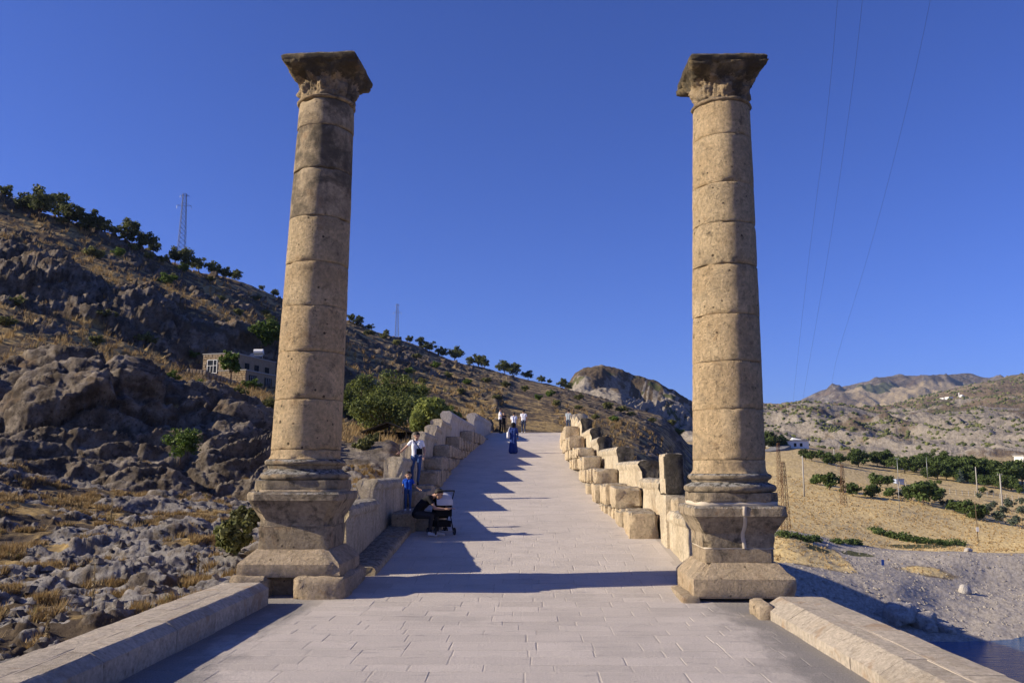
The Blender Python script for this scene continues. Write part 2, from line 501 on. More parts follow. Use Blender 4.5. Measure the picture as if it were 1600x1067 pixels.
# ground cover of the terrain: zone.r rock, zone.g dry grass, zone.b pale gravel, zone.a green growth; the rest is brown soil
def mat_terrain(name, soil_a, soil_b, grass_a, grass_b):
    N = NT(name, .95, .1)
    p = N.pos()
    at = N.n('ShaderNodeAttribute', attribute_name='zone')
    sp = N.n('ShaderNodeSeparateColor'); N.l(at.outputs['Color'], sp.inputs[0])
    rock, grass, grav, green = sp.outputs[0], sp.outputs[1], sp.outputs[2], at.outputs['Alpha']
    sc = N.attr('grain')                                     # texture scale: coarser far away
    vm = N.n('ShaderNodeVectorMath', operation='SCALE'); N.l(p, vm.inputs[0]); N.l(sc, vm.inputs['Scale'])
    q = vm.outputs[0]
    n1 = N.noise(q, 1.6, 8, .68, .3)
    n2 = N.noise(q, 7, 8, .7)
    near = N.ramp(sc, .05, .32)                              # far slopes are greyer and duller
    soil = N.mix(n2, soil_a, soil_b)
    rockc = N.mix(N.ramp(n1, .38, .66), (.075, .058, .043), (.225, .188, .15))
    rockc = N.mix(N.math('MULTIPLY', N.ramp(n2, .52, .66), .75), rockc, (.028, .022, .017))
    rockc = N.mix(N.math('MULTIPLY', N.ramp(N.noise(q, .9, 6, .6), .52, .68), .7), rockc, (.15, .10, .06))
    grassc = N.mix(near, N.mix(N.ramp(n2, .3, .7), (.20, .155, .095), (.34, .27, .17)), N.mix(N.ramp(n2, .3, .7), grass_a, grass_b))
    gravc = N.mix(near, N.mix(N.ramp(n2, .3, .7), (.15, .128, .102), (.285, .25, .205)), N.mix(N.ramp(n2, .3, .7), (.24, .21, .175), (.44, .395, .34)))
    greenc = N.mix(n2, (.045, .05, .022), (.11, .11, .05))
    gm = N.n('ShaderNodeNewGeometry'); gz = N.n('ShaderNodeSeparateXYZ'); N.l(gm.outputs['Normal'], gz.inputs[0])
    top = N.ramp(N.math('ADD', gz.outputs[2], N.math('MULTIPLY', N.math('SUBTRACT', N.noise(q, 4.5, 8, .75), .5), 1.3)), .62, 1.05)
    rockc = N.mix(N.math('MULTIPLY', N.math('MULTIPLY', top, N.ramp(sc, .45, .95)), .75), rockc, (.36, .34, .32))  # near upward faces paler: lichen, with sunlit contrast put into the colour
    fineg = N.noise(p, 2.6, 8, .8)
    gravc = N.mix(1.0, gravc, N.math('MULTIPLY_ADD', fineg, 1.2), 'MULTIPLY'); N.t.nodes[-2].inputs[2].default_value = .4
    w = N.math('MULTIPLY', N.math('SUBTRACT', n1, .5), .9)
    c = N.mix(N.ramp(N.math('ADD', grass, w), .35, .65), soil, grassc)
    c = N.mix(N.ramp(N.math('ADD', grav, w), .4, .62), c, gravc)
    c = N.mix(N.ramp(N.math('ADD', rock, w), .42, .60), c, rockc)
    c = N.mix(N.ramp(N.math('ADD', green, w), .42, .6), c, greenc)
    N.base(c)
    h = N.math('ADD', N.noise(q, 2.2, 10, .74), N.math('MULTIPLY', N.voro(q, 3.5), .3))
    bd = N.n('ShaderNodeBump'); N.l(h, bd.inputs['Height']); N.l(N.math('MULTIPLY', N.math('DIVIDE', .18, sc), N.math('SUBTRACT', 1.0, N.math('MULTIPLY', N.math('MAXIMUM', grass, grav), .8))), bd.inputs['Distance']); bd.inputs['Strength'].default_value = 1.0
    N.norm(bd.outputs[0])
    return N.m
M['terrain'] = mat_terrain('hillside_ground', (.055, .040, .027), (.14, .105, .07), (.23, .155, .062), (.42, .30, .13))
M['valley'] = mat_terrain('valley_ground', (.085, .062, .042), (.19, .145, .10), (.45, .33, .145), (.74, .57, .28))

def mat_rock(name, c1, c2, dark):
    N = NT(name, .95, .1)
    v, rnd = N.objpos()
    n1 = N.noise(v, 1.2, 8, .7, .4); n2 = N.noise(v, 6, 9, .72)
    c = N.mix(N.ramp(n1, .35, .65), c1, c2)
    c = N.mix(N.math('MULTIPLY', N.ramp(n2, .52, .68), .8), c, dark)
    c = N.mix(N.math('MULTIPLY', N.ramp(N.noise(v, .8, 5), .58, .7), .5), c, (.22, .15, .10))
    N.base(c)
    N.norm(N.bump(N.math('ADD', N.noise(v, 3, 10, .75), N.math('MULTIPLY', N.voro(v, 5), .25)), .12, 1.0))
    return N.m
M['rock'] = mat_rock('grey_limestone_rock', (.10, .082, .064), (.28, .245, .205), (.035, .028, .022))
M['paving_dirt'] = M['bed']

def mat_water():
    N = NT('river_water', .06, .5)
    p = N.pos()
    N.base((.025, .085, .21))
    N.b.inputs['IOR'].default_value = 1.33
    n = N.noise(scale_vec(N, p, .5, 1.6, 1), 1.2, 6, .65, .4)
    N.norm(N.bump(n, .6, .9))
    return N.m
M['water'] = mat_water()

# ------------------------------------------------------------------ terrain
# Guide lines run across the view from near to far; each entry is (photograph column, distance, photograph row) or (column, distance, None, height).
def guide(pts):
    r = []
    for q in pts:
        if len(q) == 4:
            a, _ = ad(q[0], 735); r.append((a, q[1], q[3]))
        else:
            a, t = ad(q[0], q[2]); r.append((a, q[1], CAM_H + t * q[1]))
    return np.array(r)

GL = [guide(g) for g in [
 [(-900, 5, 0, -.9), (420, 5, 0, -1.0), (600, 5, 0, -3), (1085, 5, 0, -4)],
 [(-900, 9, 0, -.5), (0, 11.5, 0, -.55), (200, 13, 0, -.55), (350, 16, 0, -.25), (430, 17, 0, -.2), (520, 18, 0, -.6), (620, 19, 0, -2.5), (1085, 20, 0, -6)],
 [(-900, 18, 850), (0, 20, 872), (200, 22, 856), (330, 24, 840), (400, 26, 815), (500, 28, 780), (560, 29, 765), (610, 29, 0, .2), (680, 30, 0, -3), (1085, 30, 0, -9)],
 [(-900, 34, 690), (0, 34, 722), (100, 35, 748), (200, 36, 768), (300, 36, 770), (400, 36, 785), (470, 36, 755), (560, 38, 730), (610, 40, 728), (650, 42, 0, .5), (720, 44, 0, -6), (1085, 46, 0, -12)],
 [(-900, 43, 0, 2.4), (0, 43, 0, 1.4), (200, 43, 0, -.2), (400, 43, 0, -1.2), (480, 43, 0, .8), (560, 44, 0, 1.7), (620, 46, 0, .6), (680, 48, 0, -5), (760, 50, 0, -11), (1085, 56, 0, -13)],
 [(-900, 46, 600), (0, 46, 690), (100, 47, 690), (200, 47, 700), (300, 48, 700), (400, 49, 712), (480, 49, 720), (560, 50, 714), (620, 50, 712), (680, 54, 0, -4), (760, 56, 0, -11), (1085, 62, 0, -13)],
 [(-900, 51, 560), (0, 51, 640), (60, 51, 606), (120, 52, 590), (200, 52, 612), (240, 53, 636), (300, 54, 646), (380, 54, 662), (430, 55, 690), (480, 56, 700), (560, 57, 700), (620, 58, 696), (680, 60, 0, -2), (760, 62, 0, -10), (1085, 68, 0, -13)],
 [(-900, 70, 470), (0, 70, 545), (100, 70, 560), (200, 72, 582), (300, 76, 606), (400, 78, 632), (480, 78, 665), (560, 78, 684), (640, 78, 690), (700, 80, 690), (760, 84, 0, -5), (900, 86, 0, -11), (1085, 88, 0, -12)],
 [(-900, 92, 400), (0, 92, 480), (100, 95, 512), (200, 98, 548), (310, 103, 586), (420, 104, 612), (480, 104, 640), (560, 104, 664), (700, 108, 672), (760, 110, 680), (820, 112, 700), (900, 114, 0, 1), (1000, 114, 0, -7), (1085, 112, 0, -10)],
 [(-900, 105, 380), (0, 105, 468), (130, 105, 503), (200, 107, 540), (300, 110, 572), (440, 116, 596), (560, 116, 645), (700, 120, 662), (800, 124, 675), (900, 128, 690), (1000, 128, 730), (1085, 126, 0, -7)],
 [(-900, 109, 320), (0, 109, 428), (75, 109, 438), (150, 110, 454), (250, 113, 480), (330, 115, 502), (440, 120, 542), (560, 124, 618), (700, 132, 642), (800, 138, 660), (900, 145, 668), (1000, 148, 705), (1085, 148, 750)],
 [(-900, 140, 210), (0, 140, 362), (200, 150, 424), (400, 162, 496), (560, 172, 562), (700, 182, 600), (800, 190, 625), (900, 195, 640), (1000, 200, 665), (1085, 205, 715)],
 [(-900, 170, 40), (-100, 166, 278), (0, 170, 310), (120, 178, 342), (200, 190, 372), (270, 200, 404), (380, 222, 442), (445, 235, 467), (560, 268, 508), (620, 288, 528), (700, 308, 559), (790, 328, 584), (850, 338, 598), (900, 340, 610), (960, 335, 627), (1000, 325, 639), (1045, 310, 650), (1085, 300, 660)],
]]
gl = GL[-1].copy(); gl[:, 1] *= 1.22; gl[:, 2] -= 9 ; GL.append(gl)
gl = GL[-1].copy(); gl[:, 1] = 620; gl[:, 2] = np.minimum(gl[:, 2] - 30, 12); GL.append(gl)

GR = [guide(g) for g in [
 [(900, 5, 0, -4), (2600, 5, 0, -6)],
 [(900, 30, 0, -13.6), (2600, 30, 0, -13.6)],
 [(900, 66, 0, -13.2), (1250, 66, 0, -12.8), (1330, 68, 0, -13.3), (2600, 68, 0, -13.5)],
 [(900, 74, 0, -11.6), (1250, 74, 0, -12.0), (1350, 75.0, 0, -12.55), (1450, 75.5, 0, -12.6), (1600, 75.5, 0, -12.6), (2600, 75, 0, -12.6)],
 [(900, 79, 0, -10.2), (1240, 79, 0, -10.3), (1340, 79, 0, -11.2), (1420, 79, 0, -11.9), (1600, 80, 0, -12.1), (2600, 80, 0, -12.2)],
 [(900, 84, 0, -8.3), (1085, 84, 0, -8.3), (1240, 86, 898), (1320, 87, 908), (1400, 88, 918), (1460, 89, 940), (1530, 90, 948), (1600, 90, 948), (2600, 90, 950)],
 [(900, 98, 0, -7.4), (1085, 98, 0, -7.4), (1240, 98, 868), (1320, 100, 884), (1400, 102, 890), (1460, 104, 893), (1530, 106, 908), (1600, 106, 914), (2600, 106, 920)],
 [(900, 108, 0, -6.6), (1085, 108, 0, -6.6), (1240, 106, 845), (1320, 112, 862), (1400, 114, 866), (1500, 112, 868), (1600, 112, 872), (2600, 112, 880)],
 [(900, 122, 0, -6), (1085, 122, 815), (1230, 122, 826), (1300, 125, 836), (1400, 130, 852), (1500, 134, 854), (1600, 136, 855), (2600, 136, 860)],
 [(900, 170, 0, -3), (1085, 170, 772), (1230, 170, 777), (1400, 172, 792), (1500, 178, 806), (1600, 184, 816), (2600, 190, 830)],
 [(900, 240, 0, 2), (1085, 240, 724), (1230, 248, 724), (1300, 252, 730), (1400, 258, 746), (1500, 262, 754), (1600, 258, 768), (2600, 255, 790)],
 [(900, 330, 0, 9), (1085, 330, 700), (1200, 330, 699), (1262, 330, 699), (1320, 330, 712), (1450, 338, 720), (1520, 345, 712), (1600, 345, 718), (2600, 350, 725)],
 [(900, 600, 0, 25), (1085, 600, 676), (1230, 600, 674), (1400, 620, 690), (1500, 600, 690), (1600, 580, 688), (2600, 560, 690)],
 [(900, 1000, 640), (1085, 1000, 636), (1190, 1000, 631), (1260, 1000, 626), (1310, 1000, 631), (1350, 1020, 640), (1400, 1050, 643), (1500, 1000, 640), (1600, 1000, 636), (2600, 1000, 610)],
 [(900, 1500, 0, 80), (1085, 1500, 660), (1300, 1500, 648), (1350, 1500, 641), (1420, 1500, 630), (1500, 1500, 618), (1600, 1500, 612), (2600, 1500, 560)],
 [(900, 2000, 0, 80), (1085, 2000, 665), (1300, 2000, 650), (1380, 2000, 637), (1440, 2000, 619), (1500, 2000, 604), (1550, 2000, 592), (1600, 2000, 582), (1750, 2000, 560), (2600, 2000, 520)],
 [(900, 2700, 0, 60), (1085, 2700, 690), (1300, 2700, 680), (1600, 2700, 640), (2600, 2700, 600)],
]]

def field(G_, a, d):
    """height over the grid a (na) x d (nd) from guide lines"""
    D = np.stack([np.interp(a, g[:, 0], g[:, 1]) for g in G_])
    Z = np.stack([np.interp(a, g[:, 0], g[:, 2]) for g in G_])
    out = np.empty((len(a), len(d)))
    for i in range(len(a)):
        out[i] = np.interp(d, D[:, i], Z[:, i])
    return out

def blur(A, k, axis):
    B = np.swapaxes(A, 0, axis)
    n = B.shape[0]
    C_ = np.cumsum(np.concatenate([np.zeros((1,) + B.shape[1:]), np.repeat(B[:1], k, 0), B, np.repeat(B[-1:], k, 0)]), axis=0)
    return np.swapaxes((C_[2 * k + 1:] - C_[:n]) / (2 * k + 1), 0, axis)

def spans(*seg):
    out = []
    for a, b, n in seg: out.append(np.geomspace(a, b, n, endpoint=False))
    return np.concatenate(out + [[seg[-1][1]]])

class Sheet:
    def __init__(s, a, d): s.a, s.d = a, d
    def finish(s, z, zone, grain, A=None, D=None):
        s.z, s.zone = z, zone
        if A is None: A, D = np.meshgrid(s.a, s.d, indexing='ij')
        s.X = CAM_X + D * (A * cY - sY); s.Y = D * (A * sY + cY)
        s.V = np.stack([s.X, s.Y, z], -1).reshape(-1, 3)
        na, nd = len(s.a), len(s.d)
        i = np.arange(na * nd).reshape(na, nd)
        s.F = np.stack([i[:-1, :-1], i[1:, :-1], i[1:, 1:], i[:-1, 1:]], -1).reshape(-1, 4)
        s.attrs = {'zone': zone.reshape(-1, 4), 'grain': grain.reshape(-1)}
    def at(s, a, d, A=None):
        A = s.z if A is None else A
        i = np.clip(np.interp(a, s.a, np.arange(len(s.a))), 0, len(s.a) - 1.001); j = np.clip(np.interp(d, s.d, np.arange(len(s.d))), 0, len(s.d) - 1.001)
        i0, j0 = np.floor(i).astype(int), np.floor(j).astype(int); u, v = i - i0, j - j0
        if A.ndim == 3: u, v = u[..., None], v[..., None]
        return (A[i0, j0] * (1 - u) + A[i0 + 1, j0] * u) * (1 - v) + (A[i0, j0 + 1] * (1 - u) + A[i0 + 1, j0 + 1] * u) * v

def apx(px): return (px - CX_PX) / F_PX
# --- left: the rocky hillside
a_l = np.concatenate([np.linspace(apx(-700), apx(-60), 90, endpoint=False), np.linspace(apx(-60), apx(1090), 520)])
d_l = spans((5, 9, 20), (9, 42, 290), (42, 62, 170), (62, 125, 150), (125, 350, 190), (350, 640, 30))
SL = Sheet(a_l, d_l)
A, D = np.meshgrid(a_l, d_l, indexing='ij')
X = CAM_X + D * (A * cY - sY); Y = D * (A * sY + cY)
P2 = np.stack([X, Y], -1)
zl = field(GL, a_l, d_l); zr_ = field(GR, a_l, d_l)
wr = sstep(apx(1040), apx(1085), A)
zl = zl * (1 - wr) + zr_ * wr
zl = blur(blur(zl, 7, 0), 5, 1)
# surface coordinates that follow the slope, so that the relief keeps its size on steep faces
dz_d = np.gradient(zl, axis=1) / np.gradient(d_l)[None]
arc = np.cumsum(np.sqrt(1 + dz_d ** 2) * np.gradient(d_l)[None], axis=1)
PS = np.stack([X, arc], -1)
dz_a = np.gradient(zl, axis=0) / (np.gradient(a_l)[:, None] * D)
k_fg = sstep(44, 38, D)                                           # near karst slope
k_cl = sstep(43, 46, D) * sstep(66, 56, D)                        # first crag
k_m = sstep(58, 66, D) * sstep(104, 96, D)                        # boulder field below the house
k_c2 = sstep(103, 107, D) * sstep(135, 112, D)                    # second crag
k_up = sstep(112, 135, D)
pxl = A * F_PX + CX_PX
mid_a = sstep(apx(420), apx(560), A)                              # rock thins out towards the right of the hill
rk = fbm(PS / 7.0, 4, 3) + .55 * fbm(PS / 1.6, 3, 5)
rk_f = fbm(PS / 2.6, 4, 3) + .7 * fbm(PS / .8, 3, 5)
rk = rk * (1 - k_fg) + rk_f * k_fg
bias = .27 * k_fg + .8 * k_cl - .16 * k_m + .6 * k_c2 * (1 - mid_a) + k_up * (-.14 - .14 * mid_a)
strip = np.exp(-((D - (88 + 14 * (A - apx(100)))) / 6.5) ** 2) * sstep(apx(60), apx(160), A)     # the grassy ledge that leads to the house
strip = np.maximum(strip, .8 * np.exp(-((D - np.interp(pxl, [-200, 0, 200, 400], [128, 131, 136, 142])) / 5.0) ** 2))
rock = sstep(-.02, .22, rk + bias - strip * .9)
house_w = np.exp(-((pxl - 365) / 95.0) ** 4) * np.exp(-((D - 104) / 13.0) ** 4)
front_w = .85 * np.exp(-((pxl - 370) / 100.0) ** 4) * sstep(58, 64, D) * sstep(104, 96, D)
# lumpy relief: rounded limestone humps parted by cracks
def humps(P, sc, seed, lo=.25):
    q = P / sc; q = q + .25 * np.stack([fbm(q * 1.3, 3, seed + 1), fbm(q * 1.3, 3, seed + 2)], -1)
    f1, f2, iv = worley(q, seed)
    return np.where(iv > lo, .45 + .7 * iv, .1) * np.sqrt(np.clip(1 - (f1 / .70) ** 2, 0, 1)) - .3 * sstep(.10, .0, f2 - f1)
b1, b2, b3, b4 = humps(PS * np.array((1, .8)), 6.5, 24), humps(PS * np.array((.9, 1)), 2.6, 21), humps(PS, 1.0, 22), humps(PS, .36, 23)
rid = ridged(PS / 5.5, 5, 31)
far = sstep(30, 110, D)
ca, sa = math.cos(R(-18)), math.sin(R(-18))
PB = np.stack([PS[..., 0] * ca - PS[..., 1] * sa, PS[..., 0] * sa + PS[..., 1] * ca], -1)
PB = PB + .5 * np.stack([fbm(PS / 2.5, 3, 51), fbm(PS / 2.5, 3, 52)], -1)
bed = ridged(PB * np.array((.16, .62)), 4, 53)                    # bedding of the limestone
bed2 = ridged(PB * np.array((.55, 1.9)), 4, 54)
crk = ridged(PS / 1.7, 4, 56)
thin = (1 - .8 * sstep(470, 540, pxl) * sstep(39, 44, D) * sstep(76, 66, D)) * (1 - .55 * sstep(840, 900, pxl))
disp = rock * (b2 * (.12 + .30 * far + .15 * k_cl) + b3 * (.10 + .10 * far) + b1 * (.10 + .75 * far + 1.3 * k_cl + .9 * k_c2)
               + (bed - .3) * (.28 + .95 * far + .6 * k_cl) + (bed2 - .3) * (.11 + .35 * far) + (crk - .3) * (.05 + .27 * far) + (rid - .3) * (.15 + .4 * far) - .2 * far)
disp += fbm(PS / 1.3, 4, 41) * (.15 + .14 * far) + fbm(PS / 14, 3, 43) * (.22 + .9 * far) + fbm(PS / .5, 4, 44) * .05
disp += rock * ((ridged(PS * np.array((.6, 1.6)) / .5, 4, 45) - .35) * .075 + (ridged(PS / .2, 3, 46) - .35) * .045) * (1 - far)
disp = disp * thin - .9 * front_w * sstep(66, 74, D)
disp *= (1 - .93 * house_w) * (1 - front_w)
# keep the ground off the bridge; move the surface along its own normal
axis = np.interp(Y, XC[:, 0], XC[:, 1])
keep = sstep(4.2, 6.5, np.abs(X - axis))
disp = disp * (.15 + .85 * keep) * (.35 + .65 * sstep(5, 12, D))
nl = np.sqrt(1 + np.minimum(dz_d ** 2 + dz_a ** 2, 9.0))
zl = zl + disp / nl
dd_ = np.clip(-disp * np.clip(dz_d, -3, 3) / nl, -2.2, 2.2); da_ = np.clip(-disp * np.clip(dz_a, -2, 2) / nl, -1.5, 1.5) / D
A = A + da_; D0 = D; D = D + dd_
X = CAM_X + D * (A * cY - sY); Y = D * (A * sY + cY)
bx = np.abs(X - np.interp(Y, XC[:, 0], XC[:, 1]))
lim = np.array([zdeck(y) for y in np.clip(Y.ravel(), -10, 140)]).reshape(Y.shape) - .9
zl = np.where(bx < 5.3, np.minimum(zl, np.where(Y < 128, lim, zl)), zl)
zl = np.where((X > -5.6) & (Y < 15.5), np.minimum(zl, -.35), zl)
slope = np.hypot(dz_a, dz_d)
gn = fbm(P2 / 2.2, 4, 55)
rock = rock * (1 - house_w)
grass = np.clip((1 - rock) * (.50 + .75 * gn + .45 * strip) * sstep(2.4, .9, slope), 0, 1)
rock = np.clip(np.maximum(rock, sstep(1.0, 1.7, slope) * .85) * (1 - .5 * strip), 0, 1)
zone = np.zeros(zl.shape + (4,))
zone[..., 0] = rock; zone[..., 1] = grass; zone[..., 2] = .12; zone[..., 3] = np.clip(.25 + .5 * fbm(P2 / 4, 3, 66), 0, 1) * .35 * (1 - rock)
grain = 1.15 / (1 + D / 55.0)
SL.finish(zl, zone, grain, A, D)
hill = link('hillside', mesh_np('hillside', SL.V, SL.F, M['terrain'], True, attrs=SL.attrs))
tag(hill, 'rocky hillside with dry grass ledges rising on the left', kind='structure')

# --- right: river bank, field and the hills beyond
a_r = np.concatenate([np.linspace(apx(1040), apx(1640), 330, endpoint=False), np.linspace(apx(1640), apx(2500), 110)])
d_r = spans((5, 60, 24), (60, 125, 150), (125, 340, 130), (340, 1050, 170), (1050, 2100, 130), (2100, 2700, 8))
SR = Sheet(a_r, d_r)
A, D = np.meshgrid(a_r, d_r, indexing='ij')
X = CAM_X + D * (A * cY - sY); Y = D * (A * sY + cY)
P2 = np.stack([X, Y], -1)
zr = blur(blur(field(GR, a_r, d_r), 9, 0), 3, 1)
kb = sstep(74, 79, D) * sstep(122, 112, D)                        # bank and gravel bar
kf = sstep(118, 126, D) * sstep(300, 250, D)                      # field
kh = sstep(340, 430, D)                                           # hills
hz = D / 1000.0
gul = ridged(np.stack([P2[..., 0] / 60, P2[..., 1] / 150], -1), 5, 71)
zr = zr + kb * (fbm(P2 / 2.2, 5, 72) * .13 + fbm(P2 / 9, 3, 73) * .30 + fbm(P2 / .7, 3, 78) * .06) + kf * fbm(P2 / 18, 4, 74) * .5
calm = 1 - .72 * np.exp(-((D - 1000) / 130.0) ** 2) - .6 * np.exp(-((D - 2000) / 250.0) ** 2)
zr = zr + kh * calm * (1 - .6 * sstep(1050, 1300, D)) * ((gul - .45) * 18 * np.clip(hz, 0, 1.4) + fbm(P2 / 35, 5, 75) * 8 * np.clip(hz, .2, 1.4) + (ridged(P2 / 22, 4, 79) - .35) * 4.5 * np.clip(hz, .2, 1.4))
zr = np.where(D > 1150, zr + calm * fbm(P2 / 90, 5, 76) * 5 * sstep(1150, 1400, D), zr)
zone = np.zeros(zr.shape + (4,))
n5 = fbm(P2 / 6, 4, 81); n60 = fbm(P2 / 70, 4, 82); n200 = fbm(P2 / 260, 3, 83)
pxg = A * F_PX + CX_PX
pathm = np.exp(-((D - np.interp(pxg, [1040, 1230, 1330, 1420, 1520, 1640], [116, 117, 118, 119, 121, 122])) / 4.2) ** 2)
bankgrass = sstep(1385, 1300, pxg) * sstep(90, 95, D) * sstep(115, 110, D) * sstep(1330, 1290, pxg + 2.0 * (D - 104)) \
            + np.exp(-((pxg - 1430) / 50.0) ** 2 - ((D - 104) / 3.0) ** 2)
gv = sstep(119, 113, D) * (1 - np.clip(bankgrass, 0, 1)) + pathm
zone[..., 2] = np.clip(gv, 0, 1) * .95
zone[..., 1] = np.clip(sstep(114, 122, D) * (1 - kh) * (1 - pathm) * 1.0 + np.clip(bankgrass, 0, 1) * .9, 0, 1)
grn = np.exp(-((pxg - 1420) / 60.0) ** 2) * np.exp(-((D - np.interp(pxg, [1040, 1360, 1500, 1640], [126, 127.5, 135, 140])) / 3.0) ** 2) * 1.1 \
    + np.exp(-((pxg - 1325) / 32.0) ** 2 - ((D - 112) / 2.2) ** 2) + .9 * np.exp(-((pxg - 1265) / 28.0) ** 2 - ((D - 108) / 3) ** 2)
# hills: pale eroded earth below, dry grass and scrub above
hillgrav = kh * np.clip(.74 - .55 * sstep(620, 1500, D) + .75 * n60 + .35 * n200, 0, 1)
hillrock = sstep(1500, 1900, D) * np.clip(.45 + .8 * fbm(P2 / 120, 4, 84), 0, 1)
zone[..., 2] = np.maximum(zone[..., 2], hillgrav)
zone[..., 1] = np.maximum(zone[..., 1], kh * np.clip(.5 + .8 * n200 - .3 * hillgrav, 0, 1))
zone[..., 0] = np.clip(hillrock, 0, 1) + .45 * sstep(80, 84, D) * sstep(100, 90, D) * sstep(1440, 1380, pxg) * np.clip(.5 + n5, 0, 1)
scrub = kh * sstep(.12, .4, fbm(P2 / 30, 4, 85) + .45 * fbm(P2 / 160, 3, 86))
zone[..., 3] = np.clip(grn + .55 * scrub, 0, 1)
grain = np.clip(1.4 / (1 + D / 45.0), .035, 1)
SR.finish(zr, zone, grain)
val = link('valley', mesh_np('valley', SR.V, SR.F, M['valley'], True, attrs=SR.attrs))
tag(val, 'gravel river bank, dry field and pale hills beyond on the right', kind='structure')

# --- the bare cone-shaped hill behind the spur and the far mountain
def ridge_sheet(name, prof, d_foot, d_top, d_back, drop, label, na, nd, fn):
    pr = np.array([(ad(p[0], p[1])[0], CAM_H + ad(p[0], p[1])[1] * d_top) for p in prof])
    a = np.linspace(pr[0, 0], pr[-1, 0], na); zt = np.interp(a, pr[:, 0], pr[:, 1])
    d = np.concatenate([np.linspace(d_foot, d_top, nd), np.linspace(d_top, d_back, nd // 3)[1:]])
    A, D = np.meshgrid(a, d, indexing='ij')
    u = (D - d_foot) / (d_top - d_foot)
    Zt = zt[:, None]
    z = np.where(u <= 1, (Zt - drop) + drop * np.clip(u, 0, 1) ** .8, Zt - drop * 1.2 * (D - d_top) / (d_back - d_top))
    X = CAM_X + D * (A * cY - sY); Y = D * (A * sY + cY)
    S = Sheet(a, d)
    dz, zone, grain = fn(np.stack([X, Y], -1), A * F_PX + CX_PX, D, np.clip(u, 0, 1.2))
    S.finish(z + dz, zone, grain)
    o = link(name, mesh_np(name, S.V, S.F, M['terrain'], True, attrs=S.attrs))
    tag(o, label, kind='structure')
    return S

def cone_fn(P, px, D, u):
    t = (px - 930) * .9 + (1 - u) * 60
    ribs = ridged(np.stack([t / 7.0 + .9 * fbm(P / 30, 4, 91), u * 1.2], -1), 4, 92)
    right = sstep(965, 1010, px)
    dz = (ribs - .3) * 3.6 * right * (1 - sstep(.5, .95, u)) * sstep(0, .12, u) + fbm(P / 18, 5, 93) * 6 * (1 - .6 * sstep(.85, 1, u)) + (ridged(P / 9, 4, 90) - .3) * 1.4
    dz -= 26 * np.exp(-((px - 985) / 38.0) ** 2) * np.exp(-((u - .72) / .16) ** 2)
    z = np.zeros(P.shape[:-1] + (4,))
    z[..., 2] = np.clip(.66 + .8 * (ribs - .3) * right - .35 * sstep(.70, .95, u) + .5 * fbm(P / 14, 4, 89), 0, 1)
    z[..., 0] = sstep(.8, .95, u) * .25
    z[..., 1] = np.clip(.55 * (1 - sstep(.15, .4, u)) * (1 - right), 0, 1)
    z[..., 3] = np.clip(.6 * sstep(.15, .45, fbm(P / 9, 4, 94)) + .3 * sstep(.6, .9, u) * right, 0, 1)
    return dz, z, np.full(P.shape[:-1], .11)
ridge_sheet('cone_hill', [(835, 640), (862, 622), (885, 603), (898, 584), (912, 575), (940, 570), (965, 573), (1000, 585), (1040, 604), (1085, 629), (1130, 652), (1190, 690)],
            430, 560, 700, 46, 'bare grey cone shaped hill with eroded gullies', 240, 110, cone_fn)
def mount_fn(P, px, D, u):
    dz = fbm(P / 300, 6, 95) * 60 * (1 - .6 * sstep(.85, 1, u)) + (ridged(P / 220, 4, 96) - .3) * 60 * (1 - .75 * sstep(.9, 1, u))
    cliff = sstep(.84, .90, u)
    dz += (cliff - u) * 40 * (u < 1)
    z = np.zeros(P.shape[:-1] + (4,))
    z[..., 0] = np.clip(cliff * .9 + .2, 0, 1); z[..., 1] = np.clip(.5 + .6 * fbm(P / 500, 3, 97), 0, 1) * (1 - cliff)
    z[..., 2] = np.clip(.4 + .6 * fbm(P / 350, 4, 98), 0, 1) * (1 - cliff)
    z[..., 3] = .8 * sstep(.1, .45, fbm(P / 160, 4, 99)) * (1 - cliff)
    return dz, z, np.full(P.shape[:-1], .012)
ridge_sheet('far_mountain', [(1100, 660), (1200, 640), (1250, 627), (1290, 607), (1330, 596), (1370, 591), (1400, 588), (1460, 587), (1520, 587), (1545, 592), (1600, 590), (1700, 600), (1900, 640)],
            3600, 4700, 6200, 420, 'far mountain with a flat rocky rim', 300, 90, mount_fn)

# --- one base sheet out to the horizon, and the river
n = 64
V = [(0, 0, -16.0)] + [(9000 * math.cos(2 * math.pi * i / n), 9000 * math.sin(2 * math.pi * i / n), -16.0) for i in range(n)]
g = link('ground', mesh_np('ground', V, [np.array([(0, 1 + i, 1 + (i + 1) % n) for i in range(n)])], M['valley'], False,
         attrs={'zone': np.tile([0, .6, .4, .2], (n + 1, 1)), 'grain': np.full(n + 1, .03)}))
tag(g, 'dry ground stretching to the horizon', kind='structure')
WATER_Z = -12.45
wv = [(-60, 48, WATER_Z), (-6, 52, WATER_Z), (4, 40, WATER_Z), (8, 8, WATER_Z), (160, -20, WATER_Z), (170, 84, WATER_Z), (60, 82, WATER_Z), (12, 80, WATER_Z), (-10, 84, WATER_Z), (-60, 90, WATER_Z)]
w = link('river', mesh_np('river', wv, [np.array([list(range(10))])], M['water'], False))
tag(w, 'dark blue river water below the bridge', kind='structure')

